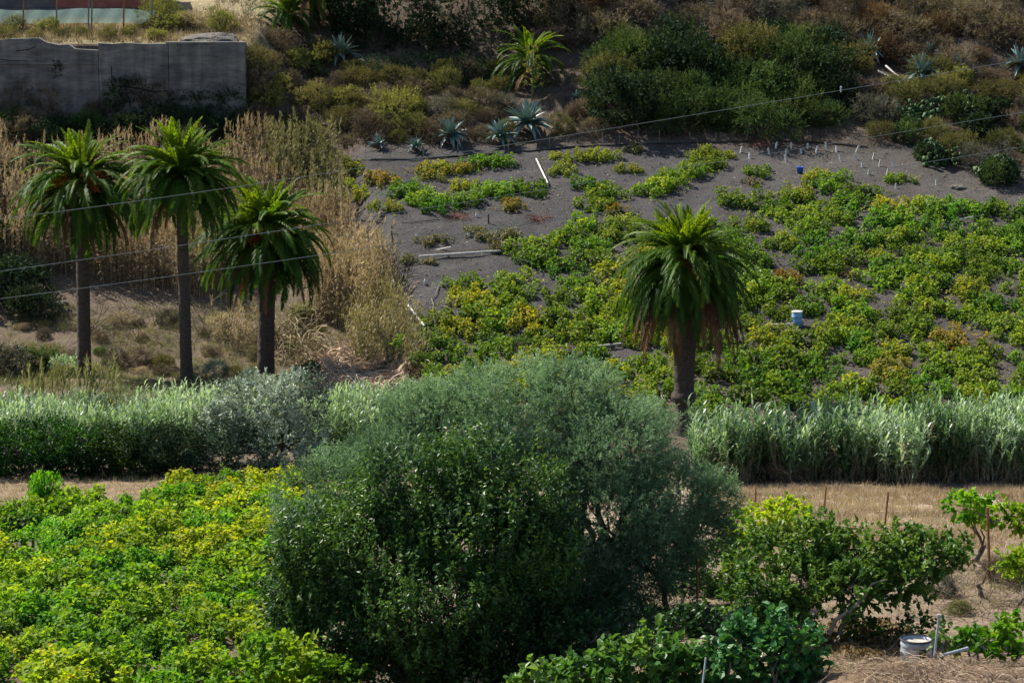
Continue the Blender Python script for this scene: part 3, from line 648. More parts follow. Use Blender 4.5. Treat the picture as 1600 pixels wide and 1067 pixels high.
# green cane band, left
P = scatter(4200, -25, -3.2, 96.2, 101.5, rc, lambda a, c, x, y: (a < 680) & ((y > 98.6) | (a > 480) | (a < 300)))
H = rc.uniform(1.2, 2.1, len(P))*(.7+.6*vnoise(P[:, 0]*.6, P[:, 1]*.6, 18))
g = canes(P, H, rc, 12, .62, .055, np.clip(.6+.9*fbm(P[:, 0]*.6, P[:, 1]*.6, 14), 0, 1), .1, .15, 0)
solo('cane_band', g.mesh('cane_band', M['reed']), 'low band of pale green canes in front of the three palms', 'canes', kind='stuff')
P = scatter(160, -21, -15, 100, 102, rc, lambda a, c, x, y: (a < 190))
g = canes(P, rc.uniform(2.0, 3.0, len(P)), rc, 9, .5, .035, rc.random(len(P)), .1, .2, .8)
solo('yellow_canes', g.mesh('yellow_canes', M['cane_olive']), 'yellowish plumed canes at the foot of the leftmost palm', 'canes', kind='stuff')
# dry canes on the bank behind the palms
def dm(a, c, x, y):
    base = (x < edge(y)-.4) & (c < np.interp(a, [0, 130, 200, 330, 420, 520, 620], [430, 440, 455, 470, 400, 500, 520])) & (c > np.interp(a, [0, 330, 420, 520], [285, 285, 262, 262])) & (a < 615)
    return base & (vnoise(x*.5, y*.5, 41) > .2)
P = scatter(11500, -31, -4, 120, 140.5, rc, dm)
H = rc.uniform(2.1, 3.4, len(P))*(.7+.5*vnoise(P[:, 0]*.4, P[:, 1]*.4, 28)); px_, py_ = proj(P[:, 0], P[:, 1], P[:, 2])
ol = vnoise(P[:, 0]*.35+3, P[:, 1]*.35, 51) + .5*((px_ > 415) & (py_ < 370)) > .72
g = canes(P[~ol], H[~ol], rc, 10, .46, .045, np.clip(.5+1.0*fbm(P[~ol][:, 0]*.7, P[~ol][:, 1]*.7, 24)+rc.normal(size=(~ol).sum())*.1, 0, 1), .08, .2, .75, .7)
solo('dry_canes', g.mesh('dry_canes', M['cane_dry']), 'tall dry tan canes on the bank behind the three palms', 'dry canes', kind='stuff')
g = canes(P[ol], H[ol]*.95, rc, 11, .48, .045, np.clip(.5+1.0*fbm(P[ol][:, 0]*.7, P[ol][:, 1]*.7, 25), 0, 1), .09, .15, .5, .3)
solo('half_dry_canes', g.mesh('half_dry_canes', M['cane_olive']), 'olive half-dry canes among the dry ones behind the palms', 'canes', kind='stuff')
# tan cane clump right of the shortest palm, grey-green canes along the vineyard edge
P = scatter(3400, -13, -4, 116, 126, rc, lambda a, c, x, y: (((a-545)/68)**2+((c-475)/42)**2 < 1))
H = rc.uniform(2.2, 3.6, len(P))
g = canes(P, H, rc, 10, .5, .042, np.clip(.55+.9*fbm(P[:, 0]*.8, P[:, 1]*.8, 34), 0, 1), .13, .15, .6, .5)
solo('cane_clump', g.mesh('cane_clump', M['cane_dry']), 'bushy tan cane clump between the shortest palm and the vineyard', 'dry canes', kind='stuff')
P = scatter(6000, -12, -3.6, 104, 124, rc, lambda a, c, x, y: (np.abs(x-edge(y)+.6) < 1.0) & (c < 580) & (c > 420))
g = canes(P, rc.uniform(1.2, 2.4, len(P)), rc, 11, .5, .04, np.clip(.6+.9*fbm(P[:, 0]*.8, P[:, 1]*.8, 35), 0, 1), .18, .15, .1)
solo('edge_canes', g.mesh('edge_canes', M['cane_olive']), 'grey-green canes along the left edge of the hillside vineyard', 'canes', kind='stuff')
P = scatter(420, -16, -10, 116, 122, rc, lambda a, c, x, y: (((a-372)/42)**2+((c-535)/20)**2 < 1))
g = canes(P, rc.uniform(1.0, 2.0, len(P)), rc, 9, .45, .03, rc.uniform(.2, .8, len(P)), .15, .1, .4, .5)
solo('dry_canes', g.mesh('dry_canes', M['cane_dry']), 'short rusty dry canes left of the shortest palm trunk', 'dry canes', kind='stuff')

# ================================================================== SHRUBS
def shrub_mesh(seed, twn, nl, LL, LW, tpl=LEAF2, nlob=7, tall=1., spread=.8, up=.3, mat='sc_green'):
    r = np.random.default_rng(seed); lob = [((0, 0, .38*tall), (.62, .62, .5*tall))]
    for k in range(nlob):
        a = r.uniform(0, 6.28); q = r.uniform(.3, .68); s = r.uniform(.26, .46)
        lob.append(((q*math.cos(a), q*math.sin(a), r.uniform(.2, .72)*tall), (s, s, s*r.uniform(.8, 1.15)*tall)))
    P, D = lobe_points(lob, twn, r, .5, .02); D[:, 2] += .35
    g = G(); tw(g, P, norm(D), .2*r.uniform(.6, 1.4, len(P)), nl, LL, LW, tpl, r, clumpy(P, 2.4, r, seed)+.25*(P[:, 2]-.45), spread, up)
    return g.mesh('crown', M[mat])
def shrub_stems(seed):
    r = np.random.default_rng(seed); g = G()
    for k in range(9):
        a = r.uniform(0, 6.28); q = r.uniform(.2, .75)
        tube(g, wiggle((.05*math.cos(a), .05*math.sin(a), -.15), (q*math.cos(a), q*math.sin(a), r.uniform(.35, .75)), 5, .05, r), [.03, .024, .018, .012, .006], 4)
    return g.mesh('stems', M['twig'])
SH = {'leaf': [shrub_mesh(400+k, 560, 7, .10, .055) for k in range(5)],
      'fine': [shrub_mesh(420+k, 760, 8, .075, .030, spread=.6) for k in range(5)],
      'twig': [shrub_mesh(440+k, 620, 7, .15, .022, TRI, spread=.5) for k in range(5)],
      'broad': [shrub_mesh(460+k, 520, 7, .13, .085) for k in range(4)]}
ST = [shrub_stems(480+k) for k in range(3)]
rs = np.random.default_rng(41)
def shrub(p, kind, mat, s, label, group=None, cat='shrub', name='shrub', tall=1.):
    t = thing(name, label, cat, p, (0, 0, rs.uniform(0, 6.28)), (s*rs.uniform(.9, 1.15), s*rs.uniform(.9, 1.15), s*tall*rs.uniform(.85, 1.1)), group)
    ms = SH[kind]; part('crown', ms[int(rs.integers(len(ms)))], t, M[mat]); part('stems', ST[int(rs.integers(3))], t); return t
def zone_shrubs(poly, n_, dist, mats, smin, smax, label, group, kinds=('fine', 'leaf', 'twig'), tall=1., d0=100, pts=None):
    """poly: (px0, px1, py_top, py_bottom) of the bases; mats: list of (weight, material, adjective, mesh kind)"""
    pts = [] if pts is None else pts; tries = 0; made = 0; wts = np.array([m[0] for m in mats]); wts = wts/wts.sum()
    while made < n_ and tries < n_*14:
        tries += 1; a = rs.uniform(poly[0], poly[1]); c = rs.uniform(poly[2], poly[3])
        if a > 1340 and c > np.interp(a, [1345, 1400, 1500, 1600], [212, 232, 278, 300]): continue
        if any(((a-q[0])/dist)**2+((c-q[1])/(dist*.62))**2 < 1 for q in pts): continue
        pts.append((a, c)); p = pix(a, c, d0); p.z -= .08; m = mats[int(rs.choice(len(mats), p=wts))]
        u_ = (a-poly[0])/(poly[1]-poly[0]); v_ = (c-poly[2])/(poly[3]-poly[2])
        w_ = ('upper ' if v_ < .5 else 'lower ')+('left' if u_ < .25 else 'centre-left' if u_ < .5 else 'centre-right' if u_ < .75 else 'right')
        shrub(p, m[3], m[1], rs.uniform(smin, smax), label % m[2]+', '+w_+'', group % m[2]+', '+w_, tall=tall); made += 1
# in front of the concrete wall
zone_shrubs((-10, 395, 172, 232), 40, 30, [(4, 'sc_dark', 'dark green', 'fine'), (3, 'sc_brown', 'brown', 'twig'), (1, 'sc_green', 'green', 'fine')], 1.0, 1.9, '%s shrub in the shade at the foot of the concrete wall', '%s shrubs below the wall')
zone_shrubs((398, 545, 70, 235), 24, 34, [(2, 'sc_olive', 'olive', 'fine'), (4, 'sc_brown', 'brown', 'twig'), (1, 'sc_yellow', 'yellow-green', 'leaf'), (1, 'sc_dark', 'dark green', 'fine')], .7, 1.4, '%s shrub on the slope right of the concrete wall', '%s shrubs beside the wall')
zone_shrubs((545, 800, 112, 222), 34, 34, [(3, 'sc_olive', 'olive', 'fine'), (1, 'sc_yellow', 'yellow-green', 'fine'), (4, 'sc_brown', 'brown', 'twig'), (2, 'sc_grey', 'grey', 'twig')], .7, 1.4, '%s shrub on the slope between dark trees and agaves', '%s shrubs below the dark trees')
zone_shrubs((880, 1060, 170, 212), 10, 34, [(3, 'sc_brown', 'brown', 'twig'), (1, 'sc_olive', 'olive', 'fine'), (1, 'sc_grey', 'grey', 'twig')], .7, 1.2, '%s low shrub along the top edge of the vineyard', '%s shrubs on the vineyard edge')
zone_shrubs((945, 1320, 96, 212), 40, 40, [(4, 'sc_green', 'green', 'fine'), (1, 'sc_olive', 'olive', 'fine'), (2, 'sc_dark', 'dark green', 'leaf')], 1.5, 2.5, '%s bush in the dense thicket above the vineyard', '%s bushes of the thicket', tall=1.15)
zone_shrubs((860, 1640, -40, 78), 58, 44, [(5, 'sc_brown', 'brown', 'twig'), (1, 'sc_rust', 'rust-red', 'twig'), (1, 'sc_grey', 'grey', 'twig'), (1, 'sc_dark', 'dark green', 'fine')], 1.2, 2.3, '%s dry shrub along the upper edge of the slope, above the thicket', '%s shrubs at the top of the slope')
zone_shrubs((1330, 1640, 84, 168), 26, 40, [(3, 'sc_brown', 'brown', 'twig'), (2, 'sc_olive', 'olive', 'fine'), (1, 'sc_rust', 'rust-red', 'twig'), (1, 'sc_yellow', 'yellow-green', 'leaf')], .8, 1.6, '%s shrub among the agaves on the right slope', '%s shrubs among the right agaves')
zone_shrubs((1345, 1640, 170, 292), 30, 40, [(2, 'sc_brown', 'brown', 'twig'), (2, 'sc_green', 'green', 'leaf'), (1, 'sc_olive', 'olive', 'fine'), (1, 'sc_dark', 'dark green', 'broad'), (1, 'sc_grey', 'grey', 'twig')], .8, 1.6, '%s shrub around the prickly pears at the right edge', '%s shrubs by the prickly pears')
zone_shrubs((-10, 262, 46, 64), 14, 26, [(3, 'sc_olive', 'olive', 'fine'), (3, 'sc_yellow', 'yellow-green', 'leaf'), (1, 'sc_brown', 'brown', 'twig')], .55, .95, '%s shrub growing over the top of the concrete wall', '%s shrubs on top of the wall')
for a, c, m, k, s, lb in ((245, 42, 'sc_yellow', 'fine', 1.6, 'sunlit yellow-green bush at the end of the netting fence'), (268, 48, 'sc_yellow', 'leaf', 1.1, 'small sunlit yellow bush beside the rock mound'),
                          (350, 50, 'sc_yellow', 'twig', 1.2, 'straw-green bush behind the right end of the concrete wall'), (300, 45, 'straw', 'twig', 1.0, 'pale straw bush on the terrace above the wall'),
                          (618, 190, 'sc_yellow', 'fine', 2.1, 'largest yellow-green bush on the slope, its underside dark'), (1205, 165, 'sc_green', 'leaf', 2.2, 'broad green bush in the middle of the thicket'),
                          (85, 130, 'sc_dark', 'leaf', 1.2, 'dark bush pressed against the wall')):
    shrub(pix(a, c, 120), k, m, s, lb)
# around the palms
for a, c, m, k, s, lb in ((326, 598, 'silver', 'fine', 1.0, 'grey-green bush right of the tallest palm trunk'), (105, 585, 'reed', 'leaf', .9, 'pale green weed clump at the foot of the leftmost palm'), (20, 590, 'sc_grey', 'leaf', 1.4, 'bluish grey bush at the left edge by the palms'),
                          (60, 575, 'sc_green', 'leaf', 1.2, 'dull green bush left of the leftmost palm'), (175, 575, 'sc_grey', 'fine', .8, 'grey weed clump right of the leftmost palm'), (215, 570, 'sc_brown', 'twig', .9, 'brown weed clump between two palms'), (255, 575, 'sc_olive', 'fine', .7, 'olive weed left of the tallest palm'),
                          (470, 500, 'cane_olive', 'leaf', .9, 'yellowish weeds under the shortest palm, on its right'), (565, 520, 'sc_yellow', 'leaf', .6, 'small yellow-green weed on the bank edge'), (60, 500, 'sc_dark', 'fine', 1.6, 'dark bush in the shade behind the leftmost palm'), (5, 470, 'sc_dark', 'leaf', 2.2, 'dark green bush at the left edge, low on the bank'),
                          (15, 330, 'sc_dark', 'leaf', 2.6, 'dark evergreen bush at the left edge, high on the bank'), (-10, 400, 'sc_dark', 'leaf', 2.6, 'dark evergreen bush at the left edge, halfway up the bank')):
    shrub(pix(a, c, 96), k, m, s, lb)
zone_shrubs((-5, 500, 505, 592), 34, 26, [(4, 'sc_brown', 'brown', 'twig'), (3, 'cane_olive', 'straw-green', 'twig'), (2, 'sc_grey', 'grey', 'fine'), (2, 'sc_olive', 'olive', 'fine'), (2, 'straw', 'straw', 'twig'), (1, 'sc_green', 'green', 'leaf')], .35, .75, '%s weed clump on the ground around the three palms', '%s weeds around the palms', d0=97)
for a, c, s in ((620, 612, .5), (650, 590, .6), (600, 585, .55), (575, 560, .6)):
    shrub(pix(a, c, 96), 'twig', 'sc_brown', s, 'low brown brush on the bare bank right of the palms', 'brown brush on the bare bank')

# ================================================================== TREES
def lobes_px(lst, d, base, depth=1.0):
    out = []
    for q in lst:
        px_, py_, rx, ry = q[:4]; dd = d+(q[4] if len(q) > 4 else 0); c = at(px_, py_, dd); k = dd/F
        out.append(((c.x-base.x, c.y-base.y, c.z-base.z), (rx*k, rx*k*depth if rx > ry else ry*k*depth, ry*k)))
    return out
def limbs(lobes, r, root=(0, 0, 0), r0=.16, trunks=1, mat='bark', fork=.35, name='trunk', sub=5):
    """trunk(s) that fork into a limb for each lobe, each limb into smaller branches"""
    g = G(); ce = np.array([q[0] for q in lobes]); ra = np.array([q[1] for q in lobes]); m = ce.mean(0)
    root = np.array(root, float); fk = []
    for t in range(trunks):
        off = np.array([r.normal()*.25, r.normal()*.2, 0])*(trunks > 1); f = root+(m-root)*fork+off*2
        tube(g, wiggle(root+off-np.array([0, 0, .3]), f, 7, .03, r), np.linspace(r0*1.25, r0*.75, 7), 8); fk.append(f)
    for k, c in enumerate(ce):
        f = min(fk, key=lambda q: np.linalg.norm((q-c)[:2]))
        pl = wiggle(f, c, 7, .05, r, sag=.1); tube(g, pl, np.linspace(r0*.5, r0*.13, 7), 6)
        for q in range(sub):
            e = c+rand_dirs(1, r)[0]*ra[k]*.85; i0 = int(r.integers(3, 7)); tube(g, wiggle(pl[i0], e, 5, .06, r), np.linspace(r0*.16, r0*.03, 5), 4)
    return g.mesh(name, M[mat])
rt = np.random.default_rng(51)
# olive
b0 = pix(985, 1004); OD = 53.0
b0 = onground((975-800)/F*OD, OD)
L_ = lobes_px([(885, 640, 78, 70, .6), (935, 610, 38, 40, .9), (800, 660, 85, 80), (705, 672, 78, 68, .8), (640, 640, 40, 40, 1.2), (620, 745, 90, 70), (965, 705, 88, 80), (1050, 785, 85, 78, .5), (950, 810, 110, 90, -1), (830, 775, 100, 90, -.6), (540, 790, 90, 68),
               (478, 830, 44, 84, -.2), (1098, 830, 44, 45, .6), (1000, 880, 75, 62, -1), (905, 925, 85, 70, -1.2), (466, 935, 34, 92, -.8), (755, 610, 50, 38, .8), (830, 600, 48, 34, 1.), (1120, 780, 30, 40, .5), (880, 985, 80, 50, -.4), (985, 935, 60, 50, -.4), (770, 700, 60, 50, -.6), (920, 720, 60, 55, -1), (1040, 850, 55, 45, -.4), (690, 740, 60, 50, -.4), (940, 1000, 90, 40, .3), (1060, 905, 40, 30, .4), (470, 775, 40, 46, .6), (520, 745, 48, 44, .8), (585, 715, 48, 40, 1.), (650, 655, 50, 44, 1.), (690, 628, 34, 30, 1.2), (870, 590, 30, 28, 1.), (1010, 660, 40, 30, .8), (880, 880, 70, 70, -1.6), (930, 950, 70, 50, -1.2), (870, 960, 60, 60, -1.4)], OD, b0, .9)
olive = thing('olive_tree', 'large grey-green olive tree in the centre, its crown spreading behind the leafy tree', 'tree', b0)
P, D = lobe_points(L_, 23000, rt, .4, gap=(1.1, -.17, 77)); D[:, 2] += .45; D += rt.normal(size=D.shape)*.3
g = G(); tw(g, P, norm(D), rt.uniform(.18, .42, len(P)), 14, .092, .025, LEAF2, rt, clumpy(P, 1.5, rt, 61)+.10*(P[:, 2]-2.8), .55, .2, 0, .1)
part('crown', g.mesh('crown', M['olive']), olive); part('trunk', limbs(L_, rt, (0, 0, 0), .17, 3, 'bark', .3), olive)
tr_ = at(1052, 962, 52.2)-b0; tq = at(1034, 880, 52.6)-b0; g = G(); tube(g, wiggle((tr_.x, tr_.y, tr_.z-.8), tq[:], 6, .02, rt), np.linspace(.085, .06, 6), 7); part('trunk', g.mesh('trunk', M['bark']), olive)
# leafy tree in front, upright shoots
LD = 49.5; b1 = onground((660-800)/F*LD, LD)
L_ = lobes_px([(470, 880, 36, 60), (455, 960, 36, 60), (600, 770, 30, 50), (690, 745, 34, 46), (765, 735, 30, 50), (850, 800, 26, 60), (870, 900, 24, 60), (640, 820, 66, 62), (735, 795, 76, 62), (812, 830, 46, 66), (590, 890, 115, 90), (750, 870, 110, 95, -.5), (515, 905, 78, 95), (680, 960, 150, 100, -.8), (840, 910, 48, 95), (555, 830, 55, 50, .5), (520, 1010, 90, 80, -.3), (800, 1010, 90, 90, -.2), (600, 1080, 130, 70, -.4), (740, 1090, 110, 70, -.4), (850, 1060, 60, 50, .6)], LD, b1, .8)
leafy = thing('leafy_tree', 'dark green leafy tree with upright shoots in front of the olive', 'tree', b1)
P, D = lobe_points(L_, 6000, rt, .45, gap=(1.25, -.15, 78)); D = D*.5; D[:, 2] += .95; D += rt.normal(size=D.shape)*.18
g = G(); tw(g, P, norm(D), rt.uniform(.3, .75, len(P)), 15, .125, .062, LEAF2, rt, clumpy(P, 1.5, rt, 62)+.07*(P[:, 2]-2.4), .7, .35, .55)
P2, D2 = lobe_points([(q[0], (q[1][0]*.95, q[1][1]*.95, q[1][2]*1.0)) for q in L_], 900, rt, .8, gap=(1.25, -.02, 78)); D2 = D2*.25; D2[:, 2] += 1
tw(g, P2, norm(D2), rt.uniform(.55, 1.15, len(P2)), 18, .12, .06, LEAF2, rt, np.clip(rt.uniform(.5, 1.05, len(P2)), 0, 1), .6, .3, .6)
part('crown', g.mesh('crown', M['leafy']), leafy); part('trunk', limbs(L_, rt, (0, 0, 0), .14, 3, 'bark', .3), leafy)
# fig tree
FD_ = 48.6; b2 = pix(1292, 1012)
L_ = lobes_px([(1195, 868, 56, 36, .8), (1275, 850, 50, 32, .6), (1350, 858, 48, 30, .3), (1405, 850, 34, 26, .2), (1455, 868, 46, 24), (1250, 905, 70, 40), (1330, 915, 56, 36, -.4), (1415, 905, 44, 30, -.2), (1180, 925, 46, 44, -.2), (1225, 965, 44, 40, -.4), (1495, 858, 22, 14), (1380, 880, 40, 26, .5), (1300, 880, 44, 30, .8)], FD_, b2, .95)
fig = thing('fig_tree', 'spreading green fig tree with pale bare limbs beside the metal drum', 'tree', b2)
P, D = lobe_points(L_, 1500, rt, .3, gap=(1.8, -.1, 79)); D[:, 2] += .4
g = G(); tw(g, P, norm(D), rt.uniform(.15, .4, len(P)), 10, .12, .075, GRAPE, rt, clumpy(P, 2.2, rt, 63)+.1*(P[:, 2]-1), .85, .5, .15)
part('crown', g.mesh('crown', M['fig']), fig)
part('trunk', limbs(L_, rt, (0, 0, 0), .065, 2, 'fig_bark', .25, sub=7), fig)
g = G(); pl = [at(a, c, FD_-.9)-b2 for a, c in ((1296, 990), (1306, 968), (1330, 952), (1352, 930), (1362, 912), (1385, 905))]; tube(g, [q[:] for q in pl], [.05, .045, .04, .032, .025, .015], 6); part('limb', g.mesh('limb', M['fig_bark']), fig)
# broadleaf bushes along the bottom edge
def broad_bush(name, lst, d, label, cat, mat, n_, nl, LL, seed, tint=0, tpl=GRAPE):
    r = np.random.default_rng(seed); c = lst[0]; b_ = onground((np.mean([q[0] for q in lst])-800)/F*d, d)
    L2 = lobes_px(lst, d, b_, .9); t = thing(name, label, cat, b_)
    P, D = lobe_points(L2, n_, r, .5); D[:, 2] += .4; g = G()
    tw(g, P, norm(D), r.uniform(.12, .35, len(P)), nl, LL, LL*.85, tpl, r, clumpy(P, 1.6, r, seed)+tint, .85, .7, .2)
    part('crown', g.mesh('crown', M[mat]), t); part('stems', limbs(L2, r, (0, 0, 0), .06, 2, 'twig', .3, 'stems', 4), t); return t
broad_bush('climbing_vine', [(1000, 1040, 75, 38), (930, 1062, 70, 30), (1060, 1050, 50, 36), (870, 1075, 60, 28), (1030, 1010, 40, 20), (830, 1085, 40, 25)], 43.5, 'broad-leaved green vine sprawling along the bottom edge under the olive', 'vine', 'fig', 420, 7, .16, 71, .1)
broad_bush('broadleaf_bush', [(1190, 1020, 60, 32), (1130, 1048, 56, 38), (1230, 1055, 56, 34), (1255, 1015, 30, 30), (1160, 1000, 34, 22), (1205, 985, 26, 18)], 43.8, 'blue-green broad-leaved bush below the fig tree', 'bush', 'figblue', 480, 7, .15, 72)
broad_bush('broadleaf_bush', [(450, 1040, 60, 40), (400, 1060, 60, 30), (500, 1062, 60, 30)], 47.5, 'green and yellow broad-leaved bush at the foot of the leafy tree', 'bush', 'vine', 240, 7, .15, 73, .15)
broad_bush('climbing_vine', [(1190, 825, 50, 38), (1170, 865, 40, 40), (1230, 810, 40, 26)], 57, 'yellow-green vine behind the fig tree, beside the olive', 'vine', 'vine', 300, 7, .13, 74, .25)
broad_bush('hedge_bush', [(1120, 890, 40, 40), (1090, 925, 30, 30), (1150, 930, 40, 40), (1060, 960, 30, 26), (1140, 900, 40, 40)], 55, 'dull green bush in the gap between olive and fig', 'bush', 'fig', 420, 7, .1, 75, .05)
broad_bush('trellis_vine', [(1510, 792, 30, 12), (1540, 800, 24, 14), (1495, 788, 16, 9)], 62, 'small vine spreading from the top of the rusty posts', 'vine', 'vine', 90, 6, .14, 76, .1)
broad_bush('trellis_vine', [(1592, 806, 26, 16), (1610, 815, 30, 18)], 62, 'vine leaves cut off by the right edge, above the dry grass', 'vine', 'vine', 90, 6, .14, 77, .1)
broad_bush('fig_sapling', [(1598, 885, 26, 18), (1580, 875, 14, 10)], 54, 'small bright green bush at the right edge beside the rusty post', 'bush', 'vine', 80, 6, .12, 78, .1)
broad_bush('climbing_vine', [(1545, 1000, 34, 10), (1590, 992, 36, 20), (1515, 1004, 14, 8)], 45.5, 'green vine creeping over the spoil bank right of the drum', 'vine', 'vine', 120, 6, .13, 79, 0)
broad_bush('leafy_weed', [(1480, 1000, 14, 16)], 45.6, 'small dark green weed right of the metal drum', 'weed', 'fig', 30, 6, .1, 80, -.1)
broad_bush('leafy_weed', [(1432, 985, 28, 14)], 47.5, 'narrow green weeds behind the metal drum', 'weed', 'hedge', 70, 6, .1, 81, 0, LEAF2)
broad_bush('leafy_weed', [(1345, 985, 26, 14)], 48.5, 'dark weeds in dead rust-brown leaves under the fig limb', 'weed', 'hedge', 60, 6, .1, 82, 0, LEAF2)
broad_bush('shaded_bush', [(940, 1000, 60, 34), (890, 1010, 50, 34), (985, 985, 40, 30)], 48.5, 'dark shaded bush under the olive, left of its trunks', 'bush', 'leafy', 420, 7, .1, 83, -.1, LEAF2)
broad_bush('shaded_bush', [(1060, 985, 44, 26), (1100, 975, 34, 24), (1025, 1000, 34, 24)], 49.5, 'dark shaded bush under the olive, right of its trunks', 'bush', 'leafy', 420, 7, .1, 84, -.05, LEAF2)
# hedge and silver shrub on the left
def mid_tree(name, lst, d, label, cat, mat, n_, nl, LL, LW, seed, depth=.9, tint=0, spread=.7, tpl=LEAF2, r0=.12, trunks=3):
    r = np.random.default_rng(seed); b_ = onground((np.mean([q[0] for q in lst])-800)/F*d, d); L2 = lobes_px(lst, d, b_, depth); t = thing(name, label, cat, b_)
    P, D = lobe_points(L2, n_, r, .5); D[:, 2] += .35; g = G()
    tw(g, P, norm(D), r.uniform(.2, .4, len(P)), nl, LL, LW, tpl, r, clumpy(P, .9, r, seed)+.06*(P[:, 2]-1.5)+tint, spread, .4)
    part('crown', g.mesh('crown', M[mat]), t); part('trunk', limbs(L2, r, (0, 0, 0), r0, trunks, 'bark', .3), t); return t
mid_tree('silver_shrub', [(400, 632, 66, 48), (470, 618, 44, 40), (350, 675, 44, 46), (330, 710, 34, 34), (440, 690, 60, 46), (385, 705, 50, 40), (480, 680, 34, 36)], 95.2, 'big silvery-leaved shrub between the hedge and the olive', 'shrub', 'silver', 1900, 10, .16, .07, 91, tint=.12)
mid_tree('hedge_shrub', [(20, 700, 50, 42), (80, 695, 46, 40), (50, 735, 60, 30), (130, 700, 34, 36), (110, 735, 44, 30), (-30, 690, 40, 50)], 94.0, 'dark green hedge shrub at the left edge behind the lower vineyard', 'shrub', 'hedge', 1900, 9, .13, .08, 92)
mid_tree('hedge_shrub', [(180, 700, 30, 32), (200, 735, 34, 26), (155, 725, 30, 32)], 94.0, 'dark green hedge shrub, the small middle one behind the lower vineyard', 'shrub', 'hedge', 700, 9, .13, .08, 93)
mid_tree('hedge_shrub', [(250, 700, 34, 34), (285, 705, 32, 36), (230, 730, 30, 28), (270, 738, 34, 24)], 94.4, 'very dark hedge shrub left of the silvery shrub', 'shrub', 'sc_dark', 900, 9, .13, .07, 94)
# dark trees at the top
for lst, d, lb, mt, sd_ in (([(620, 20, 60, 60), (580, -20, 60, 60), (650, 70, 50, 40), (590, 60, 40, 45)], 152, 'dark tree at the top edge, left of the other dark trees', 'sc_dark', 95),
                        ([(720, 10, 75, 70), (760, 60, 60, 50), (690, 70, 50, 40), (720, -40, 70, 50)], 152.5, 'broad dark evergreen tree at the top, in the middle', 'sc_dark', 96),
                        ([(840, 5, 55, 50), (870, 40, 30, 40), (810, -40, 60, 50)], 154, 'dark evergreen tree at the top behind the small palm', 'sc_dark', 97),
                        ([(550, 10, 34, 60), (540, -40, 40, 40)], 153, 'narrow dark tree at the top beside the shaded palm', 'sc_dark', 98)):
    mid_tree('evergreen_tree', lst, d, lb, 'tree', mt, 1700, 8, .20, .10, sd_, .9)
mid_tree('evergreen_bush', [(590, 112, 40, 22), (660, 108, 40, 24), (730, 112, 46, 26)], 148.5, 'dark bush at the feet of the dark trees', 'bush', 'sc_dark', 900, 8, .15, .07, 99)
# ================================================================== AGAVES, CACTUS
def agave_leaf(seed, bend):
    r = np.random.default_rng(seed); g = G(); n_ = 7; s = np.linspace(0, 1, n_); wd = np.interp(s, [0, .25, .6, 1], [.09, .12, .085, .004])
    z = -bend*s**2.2; x = s*(1-.15*bend*s); V = []
    for k in range(n_): V += [(x[k], -wd[k], z[k]+wd[k]*.55), (x[k], 0, z[k]-.02), (x[k], wd[k], z[k]+wd[k]*.55)]
    T = []
    for k in range(n_-1):
        for q in range(2): i0 = k*3+q; T += [(i0, i0+3, i0+1), (i0+1, i0+3, i0+4)]
    return g.add(V, T, np.repeat(np.linspace(.4, .9, n_), 3)).mesh('leaf', M['agave'], True)
AL = [agave_leaf(k, q) for k, q in enumerate((.05, .18, .4))]
def agave(px_, py_, s, label, n_=26, cat='agave', tilt=0):
    r = np.random.default_rng(int(px_*7+py_)); p = pix(px_, py_, 125); p.z += .32*s; t = thing('agave', label, cat, p, (r.normal()*.12, r.normal()*.12, 0), s)
    for k in range(n_):
        f = k/n_; el = math.radians(84-98*f**.8)+r.normal()*.2; a = k*2.4+r.normal()*.15
        part('leaf', AL[min(2, int(f*3))], t, None, (.05*math.cos(a), .05*math.sin(a), .1), (Matrix.Rotation(a, 3, 'Z') @ Matrix.Rotation(-el, 3, 'Y')).to_euler(), r.uniform(.8, 1.1))
    return t
for a, c, s, lb in ((534, 98, 1.25, 'blue-green agave leaning over the slope left of the dark trees'), (705, 226, 1.15, 'agave on the vineyard top edge, the left of the large pair'), (782, 226, 1.15, 'agave just left of the tall pale agave'),
                    (824, 212, 1.6, 'tall upright pale blue agave below the small palm'), (590, 234, .7, 'small agave near the upper left corner of the vineyard'), (650, 238, .7, 'small dark agave left of the large pair'), (1360, 96, 1.3, 'compact blue-green agave right of the thicket'),
                    (1440, 130, 1.3, 'grey-green agave above the prickly pears, beside pale fallen stalks'), (1500, 110, .9, 'grey agave on the right slope above the prickly pears'), (1592, 118, 1.4, 'large drooping agave at the right edge'), (1278, 194, .65, 'single small agave at the foot of the thicket'),
                    (1452, 92, .8, 'agave high on the right slope, small and pale'), (900, 160, .5, 'little green agave on the path right of the small palm')):
    agave(a, c, s, lb, 46 if s > 1 else 28)
